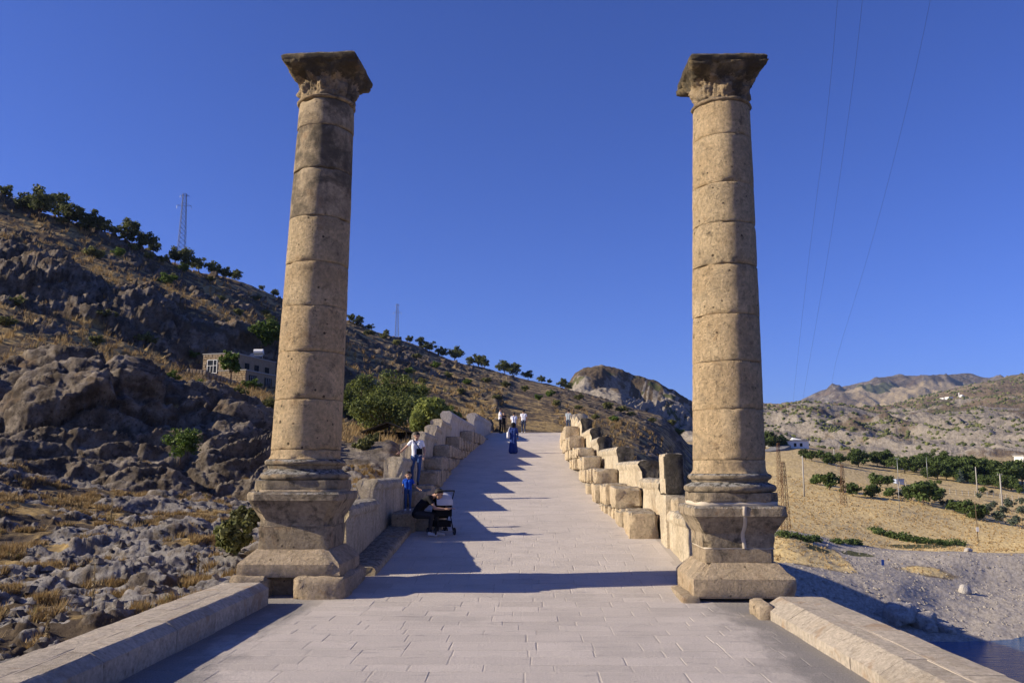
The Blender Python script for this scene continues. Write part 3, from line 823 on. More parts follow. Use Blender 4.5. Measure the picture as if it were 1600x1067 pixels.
# ------------------------------------------------------------------ the bridge
HALF = 4.35
ys = np.concatenate([np.linspace(-8, 51, 60), np.linspace(52, 86, 69), np.linspace(87, 150, 40)])
zd = np.array([zdeck(y) for y in ys]) - .03
ARC_Y, ARC_R, ARC_Z = 69.0, 17.0, -12.9
zlow = np.where(np.abs(ys - ARC_Y) < ARC_R, ARC_Z + np.sqrt(np.maximum(ARC_R ** 2 - (ys - ARC_Y) ** 2, 0)), -17.0)
zlow = np.minimum(zlow, zd - .7)
axs = np.array([xc(y) for y in ys])
n = len(ys)
V = np.concatenate([np.stack([axs - HALF, ys, zd], 1), np.stack([axs + HALF, ys, zd], 1), np.stack([axs - HALF, ys, zlow], 1), np.stack([axs + HALF, ys, zlow], 1)])
i = np.arange(n - 1)
Fq = np.concatenate([np.stack([i, i + n, i + n + 1, i + 1], 1), np.stack([i, i + 1, i + 1 + 2 * n, i + 2 * n], 1),
                     np.stack([i + n, i + 3 * n, i + 1 + 3 * n, i + 1 + n], 1), np.stack([i + 2 * n, i + 1 + 2 * n, i + 1 + 3 * n, i + 3 * n], 1),
                     [[0, 2 * n, 3 * n, n], [n - 1, 2 * n - 1, 4 * n - 1, 3 * n - 1]]])
bridge = link('bridge', mesh_np('bridge', V, Fq, M['para'], False))
tag(bridge, 'long stone bridge climbing to the crown of its single arch', 'bridge', kind='thing')

# paving: a grit bed, the 300 nearest slabs one by one, the rest joined
yb = np.concatenate([np.linspace(-8, 12, 21), np.linspace(12.5, 16, 12), np.linspace(17, 66, 50), np.linspace(67, 71, 9), np.linspace(73, 140, 30)])
Vb = []; HP = 4.2
for y in yb: Vb += [(xc(y) - HP, y, zdeck(y) - .0035), (xc(y) + HP, y, zdeck(y) - .0035)]
k = np.arange(len(yb) - 1) * 2
paving = link('paving', mesh_np('paving', Vb, np.stack([k, k + 1, k + 3, k + 2], 1), M['bed'], False))
tag(paving, 'pale stone paving of the bridge deck', kind='structure')

def slab_geo(x0, x1, y0, y1, rg):
    g_ = .005; b = .007
    j = lambda: rg.uniform(-.006, .006)
    P = [(x0 + g_ + j(), y0 + g_ + j()), (x1 - g_ + j(), y0 + g_ + j()), (x1 - g_ + j(), y1 - g_ + j()), (x0 + g_ + j(), y1 - g_ + j())]
    cx_, cy_ = sum(p[0] for p in P) / 4, sum(p[1] for p in P) / 4
    lift = rg.uniform(-.0018, .0018); tx, ty = rg.uniform(-.002, .002), rg.uniform(-.002, .002)
    V = []
    for lev in (0, 1, 2):
        for (x, y) in P:
            s_ = 1 if lev < 2 else None
            if lev == 2:
                dx, dy = cx_ - x, cy_ - y; L = math.hypot(dx, dy); x += dx / L * b * 1.4; y += dy / L * b * 1.4
            z = zdeck(y) + lift + tx * (x - cx_) + ty * (y - cy_) + (-.05, -.0032, 0)[lev]
            V.append((x + (xc(y) if True else 0), y, z))
    Fq = [(0, 1, 5, 4), (1, 2, 6, 5), (2, 3, 7, 6), (3, 0, 4, 7), (4, 5, 9, 8), (5, 6, 10, 9), (6, 7, 11, 10), (7, 4, 8, 11), (8, 9, 10, 11)]
    return V, Fq

rg = np.random.default_rng(5)
slabs = []
y = 4.2
while y < 72:
    dep = rg.uniform(.30, .48) if y < 13.4 else rg.uniform(.32, .44)
    hw = 3.72 if y < 13.0 else 3.05
    if y > 20: hw = 2.75
    x = -hw + rg.uniform(-.3, 0)
    while x < hw:
        ln = rg.uniform(.45, 1.05) if y < 13.4 else rg.uniform(.5, .95)
        slabs.append((x, min(x + ln, hw), y, y + dep)); x += ln
    y += dep
slabs = [s_ for s_ in slabs if s_[1] - s_[0] > .12]
big, rest, nrest = slabs[:300], [], 0
for s_ in big:
    V, Fq = slab_geo(*s_, rg)
    part('paving_slab', V, np.array(Fq), M['slab'], paving, False, attrs={'tone': np.full(len(V), rg.uniform(0, 1))})
RV, RF, RT = [], [], []
for q, s_ in enumerate(slabs[300:]):
    V, Fq = slab_geo(*s_, rg)
    RV += V; RF += [[i + q * 12 for i in f] for f in Fq]; RT += [rg.uniform(0, 1)] * 12
o = part('paving_slabs', RV, np.array(RF), M['slab'], paving, False, attrs={'tone': np.array(RT)})
tag(o, kind='stuff')

# ------------------------------------------------------------------ rough stone builders
def stone_geo(x0, x1, y0, y1, z0, z1, seg=.12, bev=.05, amp=.02, seed=0, freq=2.5, chip=.05):
    """a block with worn, rounded edges and an uneven surface"""
    lo, hi = np.array([x0, y0, z0]), np.array([x1, y1, z1]); size = hi - lo
    nn = np.clip(np.round(size / seg).astype(int), 2, 16)
    idx = {}; V = []; Fq = []
    def vid(i, j, k):
        q = (i, j, k)
        if q not in idx: idx[q] = len(V); V.append((i / nn[0], j / nn[1], k / nn[2]))
        return idx[q]
    for i in range(nn[0]):
        for j in range(nn[1]):
            Fq.append((vid(i, j, 0), vid(i, j + 1, 0), vid(i + 1, j + 1, 0), vid(i + 1, j, 0)))
            Fq.append((vid(i, j, nn[2]), vid(i + 1, j, nn[2]), vid(i + 1, j + 1, nn[2]), vid(i, j + 1, nn[2])))
    for i in range(nn[0]):
        for k in range(nn[2]):
            Fq.append((vid(i, 0, k), vid(i + 1, 0, k), vid(i + 1, 0, k + 1), vid(i, 0, k + 1)))
            Fq.append((vid(i, nn[1], k), vid(i, nn[1], k + 1), vid(i + 1, nn[1], k + 1), vid(i + 1, nn[1], k)))
    for j in range(nn[1]):
        for k in range(nn[2]):
            Fq.append((vid(0, j, k), vid(0, j, k + 1), vid(0, j + 1, k + 1), vid(0, j + 1, k)))
            Fq.append((vid(nn[0], j, k), vid(nn[0], j + 1, k), vid(nn[0], j + 1, k + 1), vid(nn[0], j, k + 1)))
    U = np.array(V)
    # pull the grid lines towards the edges so that the rounding has vertices to work with
    U = .5 - .5 * np.cos(np.pi * U) * .35 - .5 * (1 - 2 * U) * .65
    P = U * size
    b = min(bev, size.min() * .45)
    inner = np.clip(P, b, size - b)
    dv = P - inner
    ln = np.linalg.norm(dv, axis=1, keepdims=True)
    P = inner + dv / np.maximum(ln, 1e-9) * np.minimum(ln, b)
    nrm = dv / np.maximum(ln, 1e-9)
    edge = np.clip((np.abs(nrm) > .25).sum(1) - 1, 0, 2) / 2
    Q = P + lo
    nz = fbm(Q * freq + seed * 7.1, 4, seed % 97) + .5 * fbm(Q * freq * 4 + seed, 3, seed % 89)
    ch = np.clip(fbm(Q * 1.7 + seed * 3.3, 3, 5 + seed % 31) , 0, 1)
    Q = Q + nrm * (nz * amp)[:, None] - nrm * (edge * ch * chip * 2.2)[:, None]
    return Q, np.array(Fq)

_seed = [100]
def stone(name, parent, mat, x0, x1, y0, y1, z0, z1, **kw):
    _seed[0] += 1
    Q, Fq = stone_geo(x0, x1, y0, y1, z0, z1, seed=_seed[0], **kw)
    return part(name, Q, Fq, mat if isinstance(mat, list) else M[mat], parent, True, 34)

def slab_profile(name, parent, mats, prof, y0, y1, xfun, z0fun, ztop, seg=.12, amp=.014, seed=0, slope=0.0, dark_front=False):
    """a parapet slab: the moulded cross-section prof [(x, h)] (h measured down from the top, 1 = foot) drawn along the bridge"""
    pr = []
    for a_, b_ in zip(prof, prof[1:] + prof[:1]):
        L = math.hypot(a_[0] - b_[0], a_[1] - b_[1]); m = max(1, int(L / seg))
        for q in range(m): pr.append((a_[0] + (b_[0] - a_[0]) * q / m, a_[1] + (b_[1] - a_[1]) * q / m))
    pr = np.array(pr); m = len(pr)
    ny = max(2, int((y1 - y0) / seg))
    yy = np.linspace(y0, y1, ny + 1)
    c = pr.mean(0); rings = []
    for t in (.02, .35, .7): rings.append((y0, c + (pr - c) * t))
    for y in yy: rings.append((y, pr))
    for t in (.7, .35, .02): rings.append((y1, c + (pr - c) * t))
    V = []
    for (y, q) in rings:
        zt = ztop + slope * (y - y0)
        for (x, h) in q: V.append((xfun(y) + x, y, max(zt - h, z0fun(y) - .25) if h < 90 else z0fun(y) - .25))
    V = np.array(V); nr = len(rings)
    i, j = np.meshgrid(np.arange(nr - 1), np.arange(m), indexing='ij')
    Fq = np.stack([i * m + j, (i + 1) * m + j, (i + 1) * m + (j + 1) % m, i * m + (j + 1) % m], -1).reshape(-1, 4)
    nz = np.stack([.8 * fbm(V * 2.6 + seed + 11 * k, 4, 7 + k) + .7 * fbm(V * 8 + seed, 3, 3 + k) for k in range(3)], -1)
    endw = np.zeros(len(V)); endw[:3 * m] = 1.6; endw[-3 * m:] = 1.6; endw[3 * m:4 * m] = 1.3; endw[-4 * m:-3 * m] = 1.3
    V = V + nz * amp * (1 + endw[:, None])
    mi = np.zeros(len(Fq), int)
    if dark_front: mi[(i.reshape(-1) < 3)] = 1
    return part(name, V, Fq, mats, parent, True, 34, mat_idx=mi)

# ------------------------------------------------------------------ the two columns
def loft_sq(levels, seg=10, amp=.012, seed=0, freq=2.0, rnd=.06, yaw=0.0, c=(0, 0), cap=True, chip=.05):
    """levels [(half, z)]: a square body with worn corners, closed above and below"""
    m = seg * 4; rings = []
    base = []
    for s_ in range(4):
        for q in range(seg):
            t = -1 + 2 * q / seg
            base.append(((t, -1), (1, t), (-t, 1), (-1, -t))[s_])
    base = np.array(base)
    def ring(h):
        p = base * h
        inner = np.clip(p, -(h - rnd), h - rnd); dv = p - inner; ln = np.linalg.norm(dv, axis=1, keepdims=True)
        return inner + dv / np.maximum(ln, 1e-9) * np.minimum(ln, rnd)
    lv = []
    for (h0, z0), (h1, z1) in zip(levels[:-1], levels[1:]):
        k = max(1, int(math.hypot(h1 - h0, z1 - z0) / .09))
        for q in range(k): lv.append((h0 + (h1 - h0) * q / k, z0 + (z1 - z0) * q / k))
    lv.append(levels[-1])
    V = []
    h0, z0 = lv[0]; h1, z1 = lv[-1]
    full = [(h0 * .05, z0), (h0 * .5, z0)] + lv + [(h1 * .5, z1), (h1 * .05, z1)]
    for h, z in full:
        r = ring(max(h, rnd * 1.01)) if h > rnd * 1.5 else base * h
        V.append(np.column_stack([r, np.full(m, z)]))
    V = np.concatenate(V); nr = len(full)
    i, j = np.meshgrid(np.arange(nr - 1), np.arange(m), indexing='ij')
    Fq = np.stack([i * m + j, i * m + (j + 1) % m, (i + 1) * m + (j + 1) % m, (i + 1) * m + j], -1).reshape(-1, 4)
    corner = np.abs(np.abs(V[:, 0]) - np.abs(V[:, 1])) < .16 * np.maximum(np.abs(V[:, 0]), .1)
    rad = V.copy(); rad[:, 2] = 0; rad /= np.maximum(np.linalg.norm(rad, axis=1, keepdims=True), 1e-6)
    nz = fbm(V * freq + seed, 5, seed % 83) + .45 * fbm(V * freq * 5 + seed, 3, seed % 61)
    ch = np.clip(fbm(V * 2.2 + seed * 1.3, 3, seed % 41), 0, 1) * corner * chip * 2
    V = V + rad * (nz * amp - ch)[:, None]
    V[:, 2] += fbm(V * freq + seed + 50, 3, 9) * amp * .5
    if yaw:
        q = V.copy(); V[:, 0] = q[:, 0] * math.cos(yaw) - q[:, 1] * math.sin(yaw); V[:, 1] = q[:, 0] * math.sin(yaw) + q[:, 1] * math.cos(yaw)
    V[:, 0] += c[0]; V[:, 1] += c[1]
    return V, Fq

def lathe(prof, nseg=72, amp=.008, seed=0, c=(0, 0), seg=.06, lean=None, edge_chip=.0, flute=None):
    lv = []
    for (r0, z0), (r1, z1) in zip(prof[:-1], prof[1:]):
        k = max(1, int(math.hypot(r1 - r0, z1 - z0) / seg))
        for q in range(k): lv.append((r0 + (r1 - r0) * q / k, z0 + (z1 - z0) * q / k))
    lv.append(prof[-1])
    lv = [(.02, lv[0][1])] + lv + [(.02, lv[-1][1])]
    th = np.linspace(0, 2 * np.pi, nseg, endpoint=False)
    V = np.array([[(r * math.cos(t), r * math.sin(t), z) for t in th] for r, z in lv]).reshape(-1, 3)
    rad = V.copy(); rad[:, 2] = 0; rr = np.linalg.norm(rad, axis=1, keepdims=True); rad /= np.maximum(rr, 1e-6)
    nz = fbm(V * 2.2 + seed, 4, seed % 83) + .55 * fbm(V * 9 + seed, 4, seed % 61)
    zmin, zmax = prof[0][1], prof[-1][1]
    e = np.exp(-((V[:, 2] - zmin) / .035) ** 2) + np.exp(-((V[:, 2] - zmax) / .035) ** 2)
    ch = e * np.clip(fbm(V * 4.5 + seed * 2, 3, 13) - .05, 0, 1) * edge_chip * 3
    V = V + rad * ((nz * amp - ch) * (rr[:, 0] > .05))[:, None]
    nr = len(lv)
    i, j = np.meshgrid(np.arange(nr - 1), np.arange(nseg), indexing='ij')
    Fq = np.stack([i * nseg + j, i * nseg + (j + 1) % nseg, (i + 1) * nseg + (j + 1) % nseg, (i + 1) * nseg + j], -1).reshape(-1, 4)
    V[:, 0] += c[0]; V[:, 1] += c[1]
    return V, Fq

def column(cx_px, yc, rows, joints, label, lean, ab_yaw, footing, drum_mats, mortar, ab_shift=(0, 0), ks=1.0):
    """rows: photograph rows of the pedestal's levels; joints: of the drum joints, from the foot up"""
    a, _ = ad(cx_px, 735); c0 = ADZ(a, yc, 0)
    def lsq(levels, *a_, **k_): return loft_sq([(h * ks, z) for h, z in levels], *a_, **k_)
    t = empty('stone_column', (c0.x, c0.y, 0), label, 'column')
    t['kind'] = 'thing'
    zf = lambda py, off: z_at(py, (c0.x, c0.y - off))           # height of a row on the side that faces the camera
    C0 = (c0.x, c0.y)
    zb0, zb1, zb2 = zf(rows['base_bot'], .87), zf(rows['base_edge'], .87), zf(rows['splay_top'], .62)
    zj, zfl, zc0, zc1 = zf(rows['die_joint'], .6), zf(rows['flare'], .6), zf(rows['cap_low'], .785), zf(rows['cap_top'], .785)
    sd = int(abs(cx_px))
    mats_base = M['clean']
    V, Fq = lsq([(.835, zb0), (.85, zb0 + .03), (.848, zb1), (.82, zb1 + .035), (.618, zb2)], 20, .016, sd + 1, 1.8, .035, c=C0, chip=.11)
    part('pedestal_base', V, Fq, mats_base, t, True, 32)
    V, Fq = lsq([(.595, zb2), (.60, zb2 + .04), (.60, zj - .012)], 14, .014, sd + 2, 2.2, .03, c=C0)
    part('pedestal_block', V, Fq, M['die'], t, True, 40)
    # the flaring cap is broken in two blocks with a joint between them
    V, Fq = lsq([(.595, zj + .006), (.60, zfl), (.765, zc0 - .005), (.785, zc0 + .012), (.788, zc1 - .035), (.765, zc1)], 20, .014, sd + 3, 2.4, .04, c=C0, chip=.12)
    part('pedestal_cap', V, Fq, M['crust'], t, True, 28)
    V, Fq = lsq([(.588, zj - .014), (.594, zj - .004), (.588, zj + .01)], 12, .004, sd + 4, 2.2, .04, c=C0)
    part('mortar_joint', V, Fq, M['mortar'] if mortar else M['die'], t)
    if mortar:
        mb = MB(); mx = c0.x + .06
        z_ = np.linspace(zj, zc1, 12); hw = []
        for z in z_:
            u = ks * np.interp(z, [zj, zfl, zc0 - .005, zc0 + .012, zc1], [.602, .607, .773, .793, .792]); hw.append(u)
        Vm = []
        for z, u in zip(z_, hw):
            for dx, dy in ((-.035, .03), (-.03, -.006), (.03, -.006), (.035, .03)):
                Vm.append((mx + dx + .012 * math.sin(z * 17), c0.y - u + dy, z))
        Fm = [(k * 4 + q, k * 4 + q + 1, (k + 1) * 4 + q + 1, (k + 1) * 4 + q) for k in range(11) for q in range(3)]
        part('mortar_joint', Vm, np.array(Fm), M['mortar'], t)
    # attic base: bedding, square plinth, two tori with a scotia between
    zp0, zp1 = zf(rows['plinth_bot'], .7), zf(rows['plinth_top'], .7)
    zt1, zt2, zt3, zsh = zf(rows['torus1_top'], .76), zf(rows['torus2_bot'], .66), zf(rows['torus2_top'], .68), zf(joints[0], .59)
    V, Fq = lsq([(.70, zc1 - .015), (.70, zp0 + .01)], 12, .006, sd + 5, 3, .22, c=C0)
    part('mortar_bed', V, Fq, M['mortar'] if mortar else M['clean'], t)
    V, Fq = lsq([(.70, zp0), (.71, zp0 + .03), (.70, zp1)], 16, .022, sd + 6, 3, .24, c=C0, chip=.08)
    part('plinth', V, Fq, M['crust'], t, True, 40)
    def torus(r, z0, z1, n=7):
        return [(r - (z1 - z0) / 2 + (z1 - z0) / 2 * math.cos(math.pi * (q / (n - 1) - .5)), (z0 + z1) / 2 + (z1 - z0) / 2 * math.sin(math.pi * (q / (n - 1) - .5))) for q in range(n)]
    pr = torus(.755, zp1 + .002, zt1) + [(.66, zt1 + .015), (.615, (zt1 + zt2) / 2), (.635, zt2 - .01)] + torus(.685, zt2, zt3)
    V, Fq = lathe(pr, 80, .016, sd + 7, C0, .035, edge_chip=.02)
    part('column_base', V, Fq, M['crust'], t, True, 45)
    # shaft
    zs = [zt3] + [zf(j, .59 - .09 * k / len(joints)) for k, j in enumerate(joints)]
    ztop = zs[-1]
    tl = math.tan(lean)
    def rad(z): 
        u = (z - zs[1]) / (ztop - zs[1]); return .595 - .095 * max(u, 0) ** 1.25
    def leaned(V):
        V = V.copy(); V[:, 0] += (V[:, 2] - zt3) * tl; return V
    for k in range(len(zs) - 1):
        z0, z1 = zs[k] + .002, zs[k + 1] - .002
        if z1 - z0 < .02: continue
        pr = [(rad(z0) - .008, z0), (rad(z0) - .001, z0 + .006), (rad(z0), z0 + .045), (rad((z0 + z1) / 2), (z0 + z1) / 2), (rad(z1), z1 - .045), (rad(z1) - .001, z1 - .006), (rad(z1) - .008, z1)]
        if k == 0: pr[0] = (rad(z0) + .05, z0); pr[1] = (rad(z0) + .03, z0 + .012); pr[2] = (rad(z0) + .008, z0 + .05)
        V, Fq = lathe(pr, 84, .0075, sd + 20 + k * 3, C0, .055, edge_chip=.035)
        part('column_drum', leaned(V), Fq, M[drum_mats[min(k, len(drum_mats) - 1)]], t, True, 50)
    # capital: astragal, bell with acanthus leaves spreading to the square abacus
    za = ztop
    zab = za + .66
    V, Fq = lathe([(.50, za + .0), (.525, za + .015), (.54, za + .04), (.525, za + .065), (.49, za + .08)], 72, .016, sd + 60, C0, .025, edge_chip=.03)
    part('astragal', leaned(V), Fq, M['capital'], t)
    nth, nz_ = 128, 40
    th = np.linspace(0, 2 * np.pi, nth, endpoint=False)
    V = []
    for q in range(nz_ + 1):
        u = q / nz_; z = za + .07 + (zab - za - .07) * u
        rb = .47 + .02 * u + .46 * max(u - .42, 0) ** 1.9
        sq = 1 / np.maximum(np.abs(np.cos(th)), np.abs(np.sin(th)))
        diag = np.abs(np.sin(2 * th)) ** 3
        r = rb * (1 + (sq - 1) * sstep(.45, 1.0, u) * .95)
        # two rows of leaves, each curling outwards at its tip; volutes below the corners
        l1 = np.clip(np.cos(8 * th), -.3, 1) * np.exp(-((u - .34) / .16) ** 2) * .065 + np.clip(np.cos(8 * th), 0, 1) * .02 * (u < .45)
        l2 = np.clip(np.cos(8 * th + np.pi), -.3, 1) * np.exp(-((u - .66) / .14) ** 2) * .075
        vo = diag * np.exp(-((u - .86) / .13) ** 2) * .11
        rib = .012 * np.cos(40 * th) * (u < .75)
        r = r + .8 * (l1 + l2) + vo + rib
        V.append(np.stack([r * np.cos(th), r * np.sin(th), np.full(nth, z)], -1))
    V = np.concatenate(V)
    er = fbm(V * 5 + sd, 4, 31) * .075 + fbm(V * 20 + sd, 3, 32) * .035
    rv = V / np.maximum(np.linalg.norm(V[:, :2], axis=1, keepdims=True), .01); rv[:, 2] = 0
    V = V + rv * er[:, None]
    i, j = np.meshgrid(np.arange(nz_), np.arange(nth), indexing='ij')
    Fq = np.stack([i * nth + j, i * nth + (j + 1) % nth, (i + 1) * nth + (j + 1) % nth, (i + 1) * nth + j], -1).reshape(-1, 4)
    V[:, 0] += C0[0]; V[:, 1] += C0[1]
    part('capital', leaned(V), Fq, [M['capital'], M['abacus']], t, True, None, mat_idx=(i.reshape(-1) > 25 + 3 * np.sin(j.reshape(-1) * .6)).astype(int))  # upper bell takes the darker stone: shade under the abacus painted on
    V, Fq = loft_sq([(.56, zab - .05), (.645, zab - .01), (.67, zab + .02), (.68, zab + .085), (.655, zab + .12)], 20, .030, sd + 70, 4, .04, yaw=ab_yaw, c=(C0[0] + ab_shift[0], C0[1] + ab_shift[1]), chip=.07)
    part('abacus', leaned(V), Fq, M['abacus'], t, True, 35)
    for q in range(footing):
        pass
    return t, C0, zb0

LC, c_l, zl0 = column(477, 15.0, dict(base_bot=902, base_edge=882, splay_top=858, die_joint=822, flare=812, cap_low=783, cap_top=769, plinth_bot=766, plinth_top=750, torus1_top=738, torus2_bot=727, torus2_top=717),
    [702, 623, 547.7, 476, 407, 335.6, 260.6, 192.6, 152], 'left weathered stone column, its upper drums stained black', R(1.45), R(-4), 1,
    ['drum', 'drum', 'drum', 'drum', 'drum', 'drum', 'drum_dark', 'drum_dark', 'drum_dark'], False)
RC, c_r, zr0 = column(1139, 14.55, dict(base_bot=936, base_edge=906, splay_top=880, die_joint=857, flare=834, cap_low=808, cap_top=791, plinth_bot=785, plinth_top=770, torus1_top=757, torus2_bot=750, torus2_top=740),
    [718, 638, 563, 489, 410, 345, 283, 207.6, 156], 'right weathered stone column, mostly clean golden drums', R(.9), R(1), 0,
    ['drum'], True, ks=.955)
# footing blocks below the left pedestal: two rough stones with a dark gap between them
x_, y_ = c_l
stone('footing_stone', LC, 'clean', x_ + .10, x_ + .95, y_ - .95, y_ + .85, -.03, zl0 + .03, seg=.07, bev=.07, amp=.045, chip=.12)
stone('footing_stone', LC, 'clean', x_ - .95, x_ - .32, y_ - .90, y_ + .85, -.03, zl0 + .02, seg=.08, bev=.05, amp=.045, chip=.12)
stone('footing_stone', LC, 'clean', x_ - .6, x_ + .4, y_ - .55, y_ + .9, -.03, zl0 + .02, seg=.12, bev=.06, amp=.04)
x_, y_ = c_r
stone('footing_stone', RC, 'clean', x_ - 1.0, x_ - .7, y_ - .88, y_ + .5, -.06, .13, seg=.09, bev=.06, amp=.02, chip=.05)

# ------------------------------------------------------------------ low walls beside the level approach
def low_wall(label, side, x_in, x_ch, x_out, h_ch, h_top, y_end):
    """two rows of stones, a chamfered one towards the road and a flat one outside, with a lime joint between"""
    t = empty('low_wall', (side * (x_in + x_out) / 2, (y_end + 3) / 2, 0), label, 'wall')
    rg_ = np.random.default_rng(30 + int(side))
    x_m = x_ch + .26
    rows_ = [([(x_in, -.05), (x_in, h_ch * .5), (x_in + .002, h_ch), (x_ch - .005, h_top - .012), (x_ch + .02, h_top), (x_m - .02, h_top + .002), (x_m - .008, h_top - .01), (x_m - .006, -.05)], .75, 1.35),
             ([(x_m + .006, -.05), (x_m + .008, h_top - .012), (x_m + .02, h_top - .002), ((x_m + x_out) / 2, h_top + .003), (x_out - .03, h_top - .004), (x_out, h_top - .035), (x_out + .01, -.9)], .9, 1.7)]
    q = 0
    for prof, l0, l1 in rows_:
        y = 2.6
        while y < y_end - .05:
            ln = min(rg_.uniform(l0, l1), y_end - y)
            if y_end - y - ln < .4: ln = y_end - y
            js, jz = rg_.uniform(-.008, .008), rg_.uniform(-.006, .006)
            pr = [(side * a_ + js, b_ + jz) for a_, b_ in prof]
            yy = np.linspace(y + .004, y + ln - .004, 12)
            yy = np.concatenate([[yy[0]], yy, [yy[-1]]]); m = len(pr); k = len(yy)
            V = np.array([(px_, yv, z_) for yv in yy for px_, z_ in pr])
            for e_ in (0, k - 1):                                    # worn arrises at the ends
                V[e_ * m:(e_ + 1) * m, 2] -= .012
                V[e_ * m:(e_ + 1) * m, 1] += .0 if False else (-.002 if e_ == 0 else .002)
            V[:, 0] += fbm(V * 3.4 + q, 4, 5) * .010; V[:, 2] += fbm(V * 3.2 + q + 9, 4, 6) * .007
            Fq = [(a_ * m + b_, (a_ + 1) * m + b_, (a_ + 1) * m + b_ + 1, a_ * m + b_ + 1) for a_ in range(k - 1) for b_ in range(m - 1)]
            if side > 0: Fq = [f[::-1] for f in Fq]
            part('coping_stone', V, [np.array(Fq), np.array([list(range(m)), [(k - 1) * m + b_ for b_ in range(m)][::-1]])], M['coping'], t, False)
            y += ln; q += 1
    mb = MB(); mb.box((side * x_m, (2.6 + y_end) / 2, h_top / 2 - .023), (.022, y_end - 2.62, h_top + .046)); mb.build('mortar_joint', M['mortar'], t)
    return t
lw = low_wall('low chamfered stone wall leading to the left column', -1, 3.86, 3.98, 4.62, .25, .335, 13.55)
rw = low_wall('low chamfered stone wall leading to the right column', 1, 3.52, 3.74, 4.42, .12, .26, 12.75)
stone('footing_stone', rw, 'clean', 3.36, 3.60, 12.35, 12.95, -.05, .22, seg=.08, bev=.05, amp=.02)

# ------------------------------------------------------------------ parapets and stepped kerb stones on the climbing deck
PROF_R = [(0.0, 99), (0.0, .26), (-.045, .20), (-.055, .10), (.0, .02), (.10, 0.0), (.34, 0.0), (.44, .04), (.50, .11), (.50, 99)]      # moulded top, worn
PROF_NEW = [(.02, 99), (.02, .36), (-.06, .24), (-.06, .13), (.05, 0.0), (.42, 0.0), (.53, .13), (.53, .24), (.45, .36), (.45, 99)]     # sharp restored top
def mirror(p): return [(-x, h) for x, h in p][::-1]
def parapet(t, side, slabs_, x_in):
    starts = [s_[4] if len(s_) > 4 else d_at(s_[0], side * x_in) for s_ in slabs_]
    for q, s_ in enumerate(slabs_):
        pf, pb, py, kind = s_[:4]
        off = side * x_in
        y0 = d_at(pf, off) if s_[4:5] == () or s_[4] is None else s_[4]
        y1 = d_at(pb, off) if len(s_) < 6 else s_[5]
        if q + 1 < len(slabs_) and (side < 0 or q > 0) and (y1 > starts[q + 1] or starts[q + 1] - y1 < 4.5): y1 = starts[q + 1]
        zt = z_at(py, (xc(y0) + off, y0))
        prof = PROF_NEW if kind == 'new' else PROF_R
        h = zt - zdeck(y1)
        pr = [(x, min(hh, 99)) for x, hh in prof]
        if side < 0: pr = mirror(pr)
        pr = [(x, (zt - zdeck(y0) + .3) if hh > 90 else hh) for x, hh in pr]
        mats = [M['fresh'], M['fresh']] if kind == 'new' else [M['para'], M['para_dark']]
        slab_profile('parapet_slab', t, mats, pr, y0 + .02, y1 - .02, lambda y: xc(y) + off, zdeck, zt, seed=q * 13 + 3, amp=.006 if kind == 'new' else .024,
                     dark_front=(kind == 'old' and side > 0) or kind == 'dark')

pr_w = empty('parapet_wall', (3.4, 40, 0), 'right parapet of worn slabs with sunlit stepped kerb stones', 'parapet')
pl_w = empty('parapet_wall', (-3.4, 40, 0), 'left parapet of worn and restored slabs, mostly in shade', 'parapet')
parapet(pr_w, 1, [(1082, 1046, 812, 'plain', 14.9, 18.9), (1033, 1003, 748, 'old'), (1003, 966, 719, 'old'), (966, 937, 697, 'old'), (936, 924, 682, 'old'),
                  (924, 911, 668, 'old'), (909, 900, 653, 'old'), (904, 899, 646, 'plain'), (897.5, 894, 646, 'plain'), (892, 888, 647, 'plain', 63.5, 68)], 3.17)
# the tall pier of two blocks
yp = d_at(1042, 3.12)
zt = z_at(708, (3.3, yp)); zm = z_at(773, (3.3, yp))
stone('pier_block', pr_w, ['para'] and M['para'] and [M['para']], 3.10 + xc(yp), 3.52 + xc(yp), yp, yp + .85, zdeck(yp) - .1, zm, seg=.1, bev=.04, amp=.016)
Q, Fq = stone_geo(3.10 + xc(yp), 3.53 + xc(yp), yp + .02, yp + .8, zm + .006, zt, seg=.09, bev=.04, amp=.022, seed=411)
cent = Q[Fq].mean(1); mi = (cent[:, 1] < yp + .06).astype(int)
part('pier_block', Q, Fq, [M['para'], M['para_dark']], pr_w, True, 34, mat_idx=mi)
stone('pier_block', pr_w, 'bench', 3.2 + xc(yp), 3.62 + xc(yp), yp - .55, yp - .02, zdeck(yp) - .1, zm - .02, seg=.1, bev=.10, amp=.02)

parapet(pl_w, -1, [(548, 590, 788, 'plain', 15.9, 19.0), (586, 630, 749, 'old', 19.15, 23.7), (636, 650, 714, 'old', 23.8, 26.0), (648, 662, 691, 'old'), (663, 681, 674, 'old'),
                   (681, 690, 663, 'old'), (689, 703, 654, 'old'), (704, 738, 642, 'new'), (741, 757, 646, 'new'), (758, 776, 645, 'new', 57, 67.5)], 3.17)

